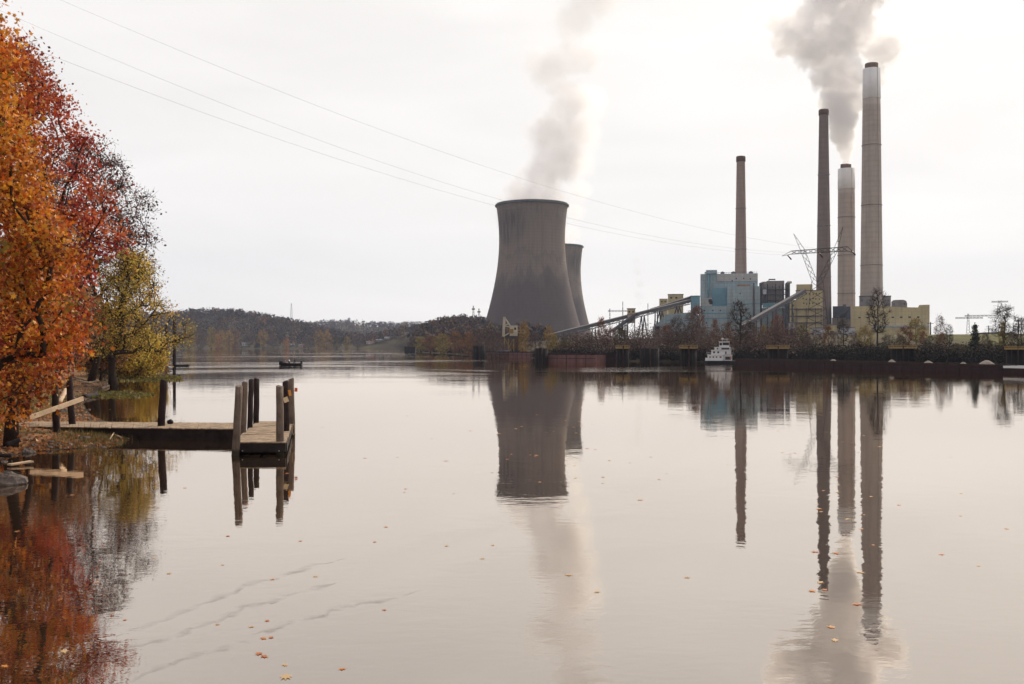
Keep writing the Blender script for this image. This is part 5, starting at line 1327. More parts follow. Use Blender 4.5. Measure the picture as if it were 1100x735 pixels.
for a_ in [(508, 521, 371.5, 384.5, 335, 0, 'dark mooring cell left of the maroon work barge'), (575, 588.5, 374.5, 389, 236, 0, 'dark mooring cell between the work barge and the long maroon barge'),
           (662.5, 675.5, 375.0, 389.5, 228, 1, 'mooring cell with a yellow railed platform at the right end of the plain maroon barge'), (687.5, 708, 374.5, 390, 222, 0, 'broad dark mooring cell without a railing left of the white towboat'),
           (731, 748, 375.0, 390, 218, 1, 'mooring cell with a yellow railed platform just left of the white towboat'), (825, 846, 375.2, 387.5, 222, 1, 'mooring cell with a yellow railed platform behind the left part of the long barge'),
           (957.5, 982, 375.0, 392, 202, 1, 'mooring cell with a yellow railed platform behind the right part of the long barge'), (1082, 1104, 376.2, 395, 176, 1, 'mooring cell with a yellow railed platform at the right edge')]:
    cell(*a_)

M_MAROON = mat('maroon_hull_paint', (0.030, 0.013, 0.017), .8, .35, .5, streak=.6, streak_scale=.9, streak_col=(0.05, 0.026, 0.022))
M_MAROONL = mat('faded_maroon_hull', (0.19, 0.095, 0.092), .8, .2, .5, streak=.5, streak_scale=.9, streak_col=(0.08, 0.045, 0.04))
M_GRAVEL = mat('pale_gravel', (0.27, 0.23, 0.20), .95, .25, 2.5, bump=.6, bump_scale=4)
M_HULLB = mat('black_hull', (0.018, 0.017, 0.02), .6, .4, .5)
M_TWHITE = mat('white_boat_paint', (0.72, 0.72, 0.74), .5, .06, .5, streak=.2, streak_scale=1)
M_GLASS = mat('dark_window_glass', (0.02, 0.024, 0.03), .15, .1, 1.0, spec=.6)
def barge(label, p0, p1, beam_w, hl, m, heaps=(), m2=None, hw=None):
    """hull from stern p0 to bow p1 (water points), hl = height above water"""
    a = Vector((*p0, 0)); b = Vector((*p1, 0)); Ld = (b - a).length; rz = math.atan2(b.y - a.y, b.x - a.x)
    r = thing('barge', label, 'barge', a, rz); rk = min(2.2, Ld * .08)
    mb = MB().prism([(0, -.4), (Ld, -.4), (Ld, hl - .45), (Ld - .02, hl - .4), (0, hl - .4)], 0, beam_w); obj('hull', mb, m, r)
    mb = MB()
    for y in (-.06, beam_w - .06): mb.box(-.05, Ld + .05, y, y + .12, hl - .40, hl)
    for x in (-.06, Ld - .06): mb.box(x, x + .12, .07, beam_w - .07, hl - .40, hl - .01)
    obj('coaming', mb, m2 or M_RPILE, r)
    mb = MB(); n = int(Ld / 3)
    for i in range(1, n): mb.box(Ld * i / n - .05, Ld * i / n + .05, -.10, -.005, .02, hl - .42)
    mb.box(.02, Ld - .02, -.14, -.101, hl * .42, hl * .42 + .12); obj('rub_rail', mb, M_RPILE, r)
    for i in range(max(2, n // 3)):
        x = Ld * (i + .5) / max(2, n // 3); mb = MB()
        for s in (-.14, .14): mb.cyl(x + s, .35, hl - .4, hl - .05, .06, n=8)
        mb.beam((x - .3, .35, hl - .02), (x + .3, .35, hl - .02), .08); obj('bollard', mb, M_HULLB, r)
    return r, rz, a
barge('long low loaded maroon barge moored in front of the right half of the far bank', Wp(790, 391.6), Wp(1058, 400.6), 7.0, 1.55, M_MAROON)
barge('plain faded maroon barge with a darker right end below the coal conveyor', Wp(588.5, 389.0), Wp(640, 389.6), 6.0, 2.6, M_MAROONL, m2=M_MAROON)
barge('dark maroon barge close behind the plain faded one beside a yellow railed mooring', Wp(641, 389.2), Wp(661.5, 389.4), 5.5, 2.7, M_MAROON, m2=M_HULLB)
barge('small dark barge far off against the wooded shore', Wp(434.5, 379.0), Wp(446, 379.0), 5, 4.1, M_HULLB)
barge('barge with a pale deck cut by the right edge', Wp(1078, 400.8), Wp(1125, 402), 6, 1.3, M_MAROON, m2=M_TWHITE)
def heap(px, py, wpx, hpx, label, m=M_GRAVEL):
    t = (px - 790) / 268; base = Vector((*Wp(790, 391.6), 0)).lerp(Vector((*Wp(1058, 400.6), 0)), t)
    # place on the barge's line of sight
    u = Vector((*Wp(1058, 400.6), 0)) - Vector((*Wp(790, 391.6), 0)); a = Vector((*Wp(790, 391.6), 0))
    k = (px - 550) / F; t = (k * a.y - a.x) / (u.x - k * u.y); p = a + u * t; nrm = Vector((-u.y, u.x, 0)).normalized()
    p = p + nrm * 2.8; s = p.y / F; R = wpx / 2 * s; hh = hpx * s * .8 + .35; mb = MB(); rg = random.Random(px)
    rings = 7; vs_ = []; n = 18
    for j in range(rings + 1):
        q2 = j / rings
        for i in range(n):
            a2 = 2 * math.pi * i / n; w = 1 + .08 * math.sin(3 * a2 + px) + rg.uniform(-.03, .03); vs_.append((R * (1 - q2) * w * math.cos(a2), min(R, 2.3) * (1 - q2) * w * math.sin(a2), hh * (1 - (1 - q2) ** 1.6) * rg.uniform(.96, 1.02)))
    mb.add(vs_, [(j*n+i, j*n+(i+1) % n, (j+1)*n+(i+1) % n, (j+1)*n+i) for j in range(rings) for i in range(n)], True)
    tag(obj('gravel_heap', mb, m, None, (p.x, p.y, 1.15)), label, 'gravel heap', 'gravel heaps on the barge')
heap(1047, 388, 20, 5.5, 'largest pale gravel heap near the right end of the long barge')
heap(985, 389, 13, 3.0, 'low gravel heap on the barge right of the railed mooring')
heap(946, 388, 11, 3.4, 'small gravel heap on the barge under the tall bare tree')
heap(1022, 389, 10, 2.4, 'smallest gravel heap just left of the largest one')
heap(884, 388, 10, 2.0, 'flat bright gravel patch on the middle of the long barge')

# the white towboat
dB = dw(391.2); f = Fr(772, dB, 0.0)
r = thing('towboat', 'white stepped towboat with a dark wheelhouse at the left end of the long barge', 'boat', f.loc, f.rz)
g = lambda px: f.x(px)
mb = MB().slab([(g(756), 1.2), (g(760), 0), (g(784), -.1), (g(796), .3), (g(796), 4.6), (g(784), 5), (g(760), 4.8), (g(756), 3.6)], -.4, f.z(387.8)); obj('hull', mb, M_HULLB, r)
obj('bulwark', MB().slab([(g(757.5), 1.2), (g(760.5), .2), (g(776), .1), (g(776), .3), (g(760.6), .45), (g(758), 1.3)], f.z(387.7), f.z(384.5)), M_TWHITE, r)
def deck(name, x0, x1, yt, yb, y0, y1, wins, m=None):
    mb = MB().box(g(x0), g(x1), y0, y1, f.z(yb), f.z(yt)); mb.box(g(x0) - .15, g(x1) + .15, y0 - .2, y1 + .2, f.z(yt) + .002, f.z(yt) + .09); o = obj(name, mb, m or M_TWHITE, r)
    for w0, w1, wt, wb in wins: obj('window', MB().box(g(w0), g(w1), y0 - .03, y0 + .05, f.z(wb), f.z(wt)), M_GLASS, o)
    return o
deck('main_cabin', 760, 777.5, 381.6, 387.6, .6, 4.2, [(762, 763.4, 383, 385.4), (765.5, 767, 383, 385.4), (769, 770.5, 383, 385.4), (773, 775, 383, 386.8)])
deck('engine_cabin', 778, 786.5, 381.8, 387.6, 1.0, 4.0, [(779, 785, 383.2, 386.6)])
deck('middle_cabin', 764, 785.5, 376.4, 381.1, .9, 3.9, [(766, 768, 377.6, 379.6), (770.5, 772.5, 377.6, 379.6), (779, 780.5, 377.8, 380.6)])
deck('upper_cabin', 767.5, 784.5, 373.2, 375.9, 1.1, 3.7, [(770, 771.5, 374, 375.3), (775, 783.5, 373.8, 375.6)])
deck('wheelhouse', 772.5, 783.5, 367.2, 372.8, 1.2, 3.5, [(776.3, 783.2, 368.0, 371.0), (773.0, 775.6, 368.4, 371.2)])
mb = MB()
for px in (776, 781): mb.beam((g(px), 2.3, f.z(367.2)), (g(px), 2.3, f.z(363.6)), .07)
mb.beam((g(774.6), 2.3, f.z(364.6)), (g(783), 2.3, f.z(364.2)), .09); mb.box(g(775), g(777.4), 2.2, 2.4, f.z(364.1), f.z(363.4)); obj('radar_mast', mb, M_TWHITE, r)
mb = MB()
for yb_, x0, x1, y in ((381.6, 758.5, 764, .5), (376.4, 784, 788, .8), (381.8, 780, 788.5, .8)):
    for k in range(5): mb.beam((g(x0 + (x1 - x0) * k / 4), y, f.z(yb_)), (g(x0 + (x1 - x0) * k / 4), y, f.z(yb_ - 2.6)), .035)
    mb.beam((g(x0), y, f.z(yb_ - 2.6)), (g(x1), y, f.z(yb_ - 2.6)), .05)
obj('rail', mb, M_TWHITE, r)
for px in (769, 786): obj('exhaust_stack', MB().cyl(g(px), 3.2, f.z(376), f.z(371.8), .14, n=10), M_HULLB, r)
obj('life_ring', MB().tube([(g(785) + .25 * math.cos(t), .95, f.z(384.3) + .25 * math.sin(t)) for t in [2 * math.pi * i / 16 for i in range(17)]], .07, 6), mat('orange_ring', (.7, .18, .06), .5, .1), r)
obj('push_knee', MB().box(g(790), g(791.5), .6, 1.2, f.z(388), f.z(384.8)), M_MAROON, r)

# work barge and crane
r, rz_, a = barge('low maroon work barge with a raised prow under the white crane', Wp(523, 383.6), Wp(571, 384.4), 7.0, 2.4, M_MAROONL, m2=M_HULLB)
fB = Fr(547, dw(384), 0)
mb = MB().box(4, 10, 2, 5, 2.0, 3.1); mb.box(4.6, 7, 2.4, 4.6, 3.1, 3.9); obj('deck_house', mb, M_GSTEEL, r)
dC = dw(384) + 17
f = Fr(548, dC)
r = thing('dock_crane', 'white unloading crane with a pointed jib beside the foot of the long conveyor', 'crane', f.loc, f.rz)
gg = lambda px, py, y=0: Vector((f.x(px), y, f.z(py)))
mb = MB()
for px in (542, 546, 552):
    for y in (0, 3): mb.beam(gg(px, 378, y) * Vector((1, 1, 0)) if False else Vector((f.x(px), y, 0)), gg(px, 362, y), .38)
for y in (0, 3): mb.beam(Vector((f.x(542), y, .3)), gg(552, 363, y), .25); mb.beam(Vector((f.x(552), y, .3)), gg(542, 363, y), .25)
obj('tower_leg', mb, M_YRAIL, r)
obj('machine_house', fbox(f, 544, 554, 360.2, 364, -.5, 3.6), M_STEEL, r)
mb = MB()
for y in (.2, 2.6):
    mb.beam(gg(540.8, 361.5, y), gg(541.8, 340.5, y), 1.1, .6); mb.beam(gg(541.8, 340.5, y), gg(551.5, 355, y), 1.1, .6); mb.beam(gg(540.8, 361.5, y), gg(551.5, 355, y), .55, .4)
    mb.beam(gg(541.4, 350, y), gg(546.4, 347.6, y), .35); mb.beam(gg(541.4, 350, y), gg(549, 351.6, y), .35)
for py in (341, 348, 355, 361): mb.beam(gg(541.3, py, .2), gg(541.3, py, 2.6), .3)
M_CREAM = mat('cream_crane_paint', (0.56, 0.51, 0.40), .6, .2, .5, streak=.4, streak_scale=1)
obj('jib', mb, M_CREAM, r)
obj('cab', fbox(f, 547.6, 556, 349.8, 361, -.8, 2.8), M_CREAM, r); obj('counterweight', fbox(f, 547, 551.6, 353.5, 358.2, -1.2, -.82), M_YRAIL, r)
obj('window', fbox(f, 552.4, 554.4, 352, 354.5, -.86, -.78), M_GLASS, r)
mb = MB()
for px in (542.6, 544): mb.beam(gg(px, 343, 1.4), gg(px, 362, 1.4), .08)
obj('hoist_cable', mb, M_STEEL, r)
f = Fr(560, dC + 6); r = thing('control_house', 'pale box house with a dark band between the crane and the yellow leaved tree', 'building', f.loc, f.rz)
obj('wall', fbox(f, 555.5, 564.5, 354.4, 358.6, 0, 5), M_BEIGE, r); obj('roof', fbox(f, 555.1, 564.9, 353.8, 354.38, -.4, 5.4), M_GSTEEL, r)
mb = MB()
for px in (556, 564):
    for y in (.3, 4.7): mb.beam((f.x(px), y, 0), (f.x(px), y, f.z(358.7)), .4)
mb.beam((f.x(556), .3, 0), (f.x(564), .3, f.z(359)), .25); obj('steel_frame', mb, M_STEEL, r); windows(f, [(558, 356), (562, 356)], -.03, r, dx=.4, dz=.3)

# fishing boat with its angler
dF = dw(393.0); f = Fr(312.5, dF, 0)
r = thing('fishing_boat', 'small dark fishing boat running on the open river with one person aboard', 'boat', f.loc, 0)
secs = []; n = 9
for i in range(n):
    t = i / (n - 1); x = f.x(299.5) + (f.x(325) - f.x(299.5)) * t
    wd = .9 * math.sin(math.pi * min(1, .06 + t * .62)) ** .7; zt = .95 - .38 * min(1, t * 2.2) + .05 * t; kb = .5 * max(0, .25 - t) * 2
    secs.append([(x + .0, -wd, zt), (x, -wd * .75, -.1 + kb), (x, 0, -.22 + kb * 1.4), (x, wd * .75, -.1 + kb), (x, wd, zt)])
mb = MB(); vs_ = [p for s_ in secs for p in s_]; fs = [(i*5+j, i*5+j+1, i*5+j+6, i*5+j+5) for i in range(n-1) for j in range(4)] + [(0, 1, 2, 3, 4), tuple((n-1)*5 + j for j in (4, 3, 2, 1, 0))]
mb.add(vs_, fs, True); mb.add([(p[0], p[1] * .96, p[2] - .12) for s_ in secs for p in (s_[0], s_[4])], [(2*i, 2*i+2, 2*i+3, 2*i+1) for i in range(n-1)]); obj('hull', mb, M_HULLB, r)
x = f.x(323); mb = MB().box(x, x + .45, -.22, .22, .5, 1.15); mb.box(x + .1, x + .32, -.1, .1, -.4, .5); obj('outboard_motor', mb, M_HULLB, r, bevel=.05)
mb = MB().box(f.x(310), f.x(312), -.55, .1, .45, 1.1); obj('console', mb, M_STEEL, r); obj('windscreen', MB().add([(f.x(311.4), -.5, 1.1), (f.x(310.6), -.5, 1.45), (f.x(310.6), .05, 1.45), (f.x(311.4), .05, 1.1), (f.x(311.5), -.5, 1.1), (f.x(310.7), -.5, 1.45), (f.x(310.7), .05, 1.45), (f.x(311.5), .05, 1.1)], [(0,1,2,3),(7,6,5,4),(0,4,5,1),(1,5,6,2),(2,6,7,3),(3,7,4,0)]), M_TWHITE, r)
x = f.x(301.5); mb = MB().tube([(x, 0, .8), (x - .35, 0, 1.3), (x - .5, 0, 1.32)], .05, 6); mb.box(x - .1, x + .5, -.12, .12, .95, 1.1); obj('trolling_motor', mb, M_HULLB, r)
mb = MB().box(f.x(306), f.x(307.4), -.3, .3, .5, .92); mb.box(f.x(306), f.x(306.5), -.3, .3, .92, 1.35); mb.box(f.x(316.5), f.x(318), -.35, .35, .5, .92); obj('seat', mb, M_GSTEEL, r)
# person: one continuous skinned body, seated facing the bow
J = {'pelvis': (0, 0, .0), 'spine': (-.02, 0, .25), 'chest': (-.05, 0, .45), 'neck': (-.07, 0, .58), 'head': (-.10, 0, .70), 'crown': (-.10, 0, .82),
     'shl': (-.05, .19, .50), 'ell': (-.22, .24, .28), 'hal': (-.42, .18, .30), 'shr': (-.05, -.19, .50), 'elr': (-.20, -.25, .28), 'har': (-.40, -.14, .34),
     'hpl': (-.02, .10, -.02), 'knl': (-.42, .13, .02), 'ftl': (-.44, .13, -.40), 'tol': (-.60, .14, -.42), 'hpr': (-.02, -.10, -.02), 'knr': (-.42, -.13, .02), 'ftr': (-.40, -.13, -.40), 'tor': (-.56, -.14, -.42)}
E = [('pelvis', 'spine'), ('spine', 'chest'), ('chest', 'neck'), ('neck', 'head'), ('head', 'crown'), ('chest', 'shl'), ('shl', 'ell'), ('ell', 'hal'), ('chest', 'shr'), ('shr', 'elr'), ('elr', 'har'), ('pelvis', 'hpl'), ('hpl', 'knl'), ('knl', 'ftl'), ('ftl', 'tol'), ('pelvis', 'hpr'), ('hpr', 'knr'), ('knr', 'ftr'), ('ftr', 'tor')]
RAD = dict(pelvis=.15, spine=.14, chest=.16, neck=.06, head=.10, crown=.08, shl=.08, ell=.055, hal=.045, shr=.08, elr=.055, har=.045, hpl=.10, knl=.07, ftl=.05, tol=.045, hpr=.10, knr=.07, ftr=.05, tor=.045)
keys = list(J); me = bpy.data.meshes.new('person'); me.from_pydata([J[k] for k in keys], [(keys.index(a), keys.index(b)) for a, b in E], []); me.update()
po = link('person', me, mat('dark_jacket', (0.03, 0.03, 0.04), .9, .2, 3), None, (f.X + f.x(317.2), dF, .95))
po.modifiers.new('skin', 'SKIN'); 
for i, k in enumerate(keys):
    sv = me.skin_vertices[0].data[i]; sv.radius = (RAD[k], RAD[k]); sv.use_root = (k == 'pelvis')
ss = po.modifiers.new('sub', 'SUBSURF'); ss.levels = 1; ss.render_levels = 2
tag(po, 'person in dark clothing sitting at the back of the fishing boat', 'person')
obj('cap', MB().lathe([(.12, 0), (.12, .06), (.09, .12), (.01, .15)], 12).box(-.24, -.1, -.08, .08, .01, .03), mat('dark_cap', (.05, .05, .06), .9, .2), po, (-.1, 0, .76))

# piles with a moored skiff
for px, yt, d, w_, lab in ((187.2, 342.6, dw(393.2), 3.4, 'tall thin banded piling beside the moored skiff at the tip of the point'), (178.6, 348, dw(391), 3.0, 'shorter piling half lost in the bushes left of the tall thin one')):
    s = d / F; zt = Z(yt, d); r = thing('piling', lab, 'piling', (X(px, d), d, 0))
    obj('pile', MB().tube([(0, 0, -1.5), (0.02, 0, zt * .5), (.05, 0, zt)], [w_ * s / 2 * 1.1, w_ * s / 2, w_ * s / 2 * .85], 12), M_POSTD, r)
    for k in (.70, .78, .87): obj('collar', MB().lathe([(w_ * s * .5, zt * k), (w_ * s * .62, zt * k), (w_ * s * .62, zt * k + .18), (w_ * s * .5, zt * k + .18)], 12), M_RPILE, r, (.03, 0, 0))
d = dw(393.8); f = Fr(194.5, d, 0)
r = thing('skiff', 'empty dark flat skiff tied up at the tall thin piling', 'boat', f.loc, 0)
x0, x1 = f.x(186), f.x(203.5); secs = []
for i in range(7):
    t = i / 6; x = x0 + (x1 - x0) * t; wd = .75 * (1 - .35 * abs(2 * t - 1) ** 3); zt = .42 + .16 * max(0, t - .6); kb = .3 * max(0, t - .75) * 2 + .2 * max(0, .15 - t)
    secs.append([(x, -wd, zt), (x, -wd * .85, -.1 + kb), (x, wd * .85, -.1 + kb), (x, wd, zt)])
mb = MB(); mb.add([p for s_ in secs for p in s_], [(i*4+j, i*4+j+1, i*4+j+5, i*4+j+4) for i in range(6) for j in range(3)] + [(0, 1, 2, 3), (27, 26, 25, 24)]); o = obj('hull', mb, M_HULLB, r)
sm = o.modifiers.new('thick', 'SOLIDIFY'); sm.thickness = .04
for t in (.3, .7): x = x0 + (x1 - x0) * t; obj('thwart', MB().box(x - .15, x + .15, -.66, .66, .26, .30), M_FASCIA, r)

# ------------------------------------------------------------------ far shore houses, water tower, warehouse
def house(px, py, d4, wpx, hpx, m, mr, label):
    d = d4 * K; f = Fr(px, d); r = thing('house', label, 'house', f.loc, f.rz + .0); w = f.w(wpx / 2); h = max(2.2, min(3.0, f.z(py))); ww = 4.5
    wl_ = obj('wall', MB().box(-w, w, 0, 2 * ww, 0, h), m, r)
    obj('roof', MB().add([(-w - .4, -.5, h - .1), (w + .4, -.5, h - .1), (w + .4, 2 * ww + .5, h - .1), (-w - .4, 2 * ww + .5, h - .1), (-w - .4, ww, h + 1.6), (w + .4, ww, h + 1.6)], [(0, 1, 5, 4), (2, 3, 4, 5), (0, 4, 3), (1, 2, 5), (3, 2, 1, 0)]), mr, r)
    for k in range(3): obj('window', MB().box(-.6, .6, -.06, .1, -.7, .7), M_GLASS, wl_, (w * (-.6 + .6 * k), 0, h * .55))
    return r
M_RG = mat('grey_roof', (0.14, 0.135, 0.15), .8, .2, .3); M_RR = mat('brown_roof', (0.16, 0.085, 0.07), .8, .2, .3); M_HB = mat('blue_house_paint', (.22, .30, .40), .7, .1, .2)
for a_ in [(264, 367.6, 1172, 8, 3, M_WHITE, M_RG, 'long white house at the left of the far shore'), (314, 367.8, 1172, 5, 3, M_HB, M_RG, 'pale blue house beside the bright orange far tree'), (324, 368, 1174, 5, 3, M_WHITE, M_RR, 'white house with a brown roof right of the pale blue one'),
           (398, 366.5, 1190, 9, 3, M_WHITE, M_RR, 'white house at the left of the far row'), (407.5, 366.2, 1190, 7, 3, M_BEIGE, M_RG, 'beige house in the middle of the far row'), (416, 366.8, 1190, 6, 3, M_WHITE, M_RG, 'white house with a grey roof at the right of the far row'), (437, 367.5, 1190, 4, 3, M_WHITE, M_RG, 'lone white house by the small dark barge')]:
    house(*a_)
f = Fr(375, 2590 * K); r = thing('water_tower', 'tiny pale water tower on the farthest ridge', 'water tower', f.loc, 0)
zt = f.z(341.2); R = f.w(1.6)
obj('tank', MB().lathe([(.1, zt - R * 1.6), (R * .8, zt - R * 1.3), (R, zt - R * .7), (R * .7, zt - .15 * R), (.1, zt)], 16), mat('pale_tank', (.5, .55, .62), .6, .1), r)
mb = MB()
for k in range(5):
    a = 2 * math.pi * k / 5; mb.beam((R * .9 * math.cos(a), R * .9 * math.sin(a), 0), (R * .75 * math.cos(a), R * .75 * math.sin(a), zt - R * 1.2), .8)
mb.cyl(0, 0, 0, zt - R * 1.5, .8, n=8); obj('leg', mb, M_GSTEEL, r)
dWh = 480 * K; f = Fr(1068, dWh); r = thing('warehouse', 'long low grey warehouse behind the green field at the right', 'building', f.loc, f.rz)
obj('wall', fbox(f, 1047, 1089, 358.6, None, 0, 25), M_GSTEEL, r); obj('roof', MB().prism([(f.x(1046.5), f.z(358.6)), (f.x(1089.5), f.z(358.6)), (f.x(1089.5), f.z(357.6)), (f.x(1068), f.z(356.8)), (f.x(1046.5), f.z(357.6))], -.5, 25.5), M_GSTEEL, r)
for i in range(4): obj('door', fbox(f, 1052 + 9 * i, 1056 + 9 * i, 361, None, -.15, .1), M_PIPE, r)
f = Fr(1022, 500 * K); r = thing('warehouse', 'low grey shed roof seen left of the dark conifer', 'building', f.loc, f.rz)
obj('wall', fbox(f, 1003, 1041, 361.2, None, 0, 15), M_GSTEEL, r); obj('roof', MB().prism([(f.x(1002.5), f.z(361.2)), (f.x(1041.5), f.z(361.2)), (f.x(1041.5), f.z(360.4)), (f.x(1022), f.z(359.6)), (f.x(1002.5), f.z(360.4))], -.5, 15.5), M_TANK, r)
for i in range(2): obj('door', fbox(f, 1010 + 16 * i, 1014 + 16 * i, 363, None, -.15, .1), M_PIPE, r)
for px, yt, d4, lab in ((999.6, 346, 330, 'plain wooden utility pole just right of the long yellow hall'), (1062, 350, 430, 'thin light pole beside the dark conifer'), (1094, 344, 330, 'wooden pole at the right edge behind the bank'), (704, 338.5, 640, 'slim pole under the left conveyor')):
    f = Fr(px, d4 * K); r = thing('utility_pole', lab, 'pole', f.loc, f.rz); zt = f.z(yt)
    obj('pole', MB().tube([(0, 0, -.5), (0, 0, zt)], [.28, .2], 8), M_POSTD, r); obj('cross_arm', MB().beam((-1.2, 0, zt - .6), (1.2, 0, zt - .6), .18), M_POSTD, r)

# ------------------------------------------------------------------ woods and trees beyond the river
BARE = [(4, (0.115, 0.075, 0.068)), (3, (0.15, 0.10, 0.085)), (2, (0.08, 0.052, 0.052)), (1, (0.19, 0.12, 0.09))]
PALEB = [(4, (0.24, 0.18, 0.16)), (3, (0.19, 0.14, 0.125)), (2, (0.13, 0.095, 0.085))]
RUST = [(4, (0.20, 0.075, 0.045)), (3, (0.14, 0.05, 0.04)), (2, (0.25, 0.12, 0.05)), (1, (0.09, 0.045, 0.04))]
YG = [(4, (0.24, 0.19, 0.04)), (3, (0.34, 0.24, 0.05)), (2, (0.15, 0.13, 0.035)), (1, (0.30, 0.15, 0.04))]
GOLD = [(4, (0.34, 0.22, 0.055)), (3, (0.27, 0.16, 0.045)), (1, (0.19, 0.13, 0.04))]
ORF = [(4, (0.36, 0.16, 0.05)), (2, (0.28, 0.11, 0.045))]
OLV = [(4, (0.07, 0.062, 0.026)), (3, (0.10, 0.085, 0.035)), (2, (0.045, 0.04, 0.022)), (1, (0.14, 0.09, 0.04))]
DGR = [(4, (0.022, 0.030, 0.018)), (2, (0.035, 0.045, 0.022)), (1, (0.05, 0.055, 0.03))]
PROTO = {}
def proto(k, v):
    if (k, v) in PROTO: return PROTO[(k, v)]
    s = 100 + 17 * v + 1000 * (sorted(['bare', 'pale', 'rust', 'yg', 'gold', 'orange', 'olive', 'conifer', 'slim', 'brown']).index(k) + 1)
    com = dict(height=12.0, radius=4.0, r_max=.20, r_tip=.022)
    if k == 'bare': r = tree_meshes(s, base=.12, n_pts=150, n_leaf=2600, leaf=.32, spread=.75, palette=BARE, twigs=1100, twig_len=1.1, **com)
    elif k == 'pale': r = tree_meshes(s, base=.08, n_pts=130, n_leaf=2600, leaf=.32, spread=.75, palette=PALEB, twigs=900, twig_len=1.0, **com)
    elif k == 'slim': r = tree_meshes(s, height=14, radius=2.6, base=.35, n_pts=90, n_leaf=300, leaf=.3, spread=.6, palette=OLV, twigs=800, twig_len=1.3, r_max=.24, r_tip=.03)
    elif k == 'conifer': r = tree_meshes(s, height=12, radius=3.4, base=.05, n_pts=220, n_leaf=4200, leaf=.42, spread=.34, palette=DGR, r_max=.2, r_tip=.02, prof=lambda t: max(.03, 1 - t), shell=.3, lump=.12)
    else:
        pal = dict(rust=RUST, yg=YG, gold=GOLD, orange=ORF, olive=OLV, brown=BR)[k]
        r = tree_meshes(s, base=.12, n_pts=100, n_leaf=3400, leaf=.38, spread=.62, palette=pal, twigs=250, twig_len=.9, **com)
    PROTO[(k, v)] = r; return r
def far_tree(k, v, px, ytop, wpx, d4, label, group):
    d = d4 * K; x = X(px, d); z0 = g1(x, d) - .1; h = Z(ytop, d) - z0; w = wpx / F * d
    ph, pw = (14.0, 5.6) if k == 'slim' else (12.0, 6.8) if k == 'conifer' else (12.0, 8.6)
    nm = 'conifer' if k == 'conifer' else 'bare_tree' if k in ('bare', 'slim', 'pale') else 'bank_tree'
    return plant(nm, label, 'tree', (x, d, z0), proto(k, v), group, rz=(px * 1.7) % 6.28, sc=(w / pw, w / pw, h / ph), bark=M_TWIG if k != 'slim' else M_BARK, leafm=M_WOODS)
G1 = 'trees on the far bank below the power station'
LOOK = dict(bare='leafless purple brown tree', pale='pale grey pink bare tree', slim='slim bare tree', conifer='dark conifer', rust='rust red tree', yg='yellow green tree', gold='golden yellow tree', orange='bright orange tree', olive='olive green tree', brown='russet brown tree')
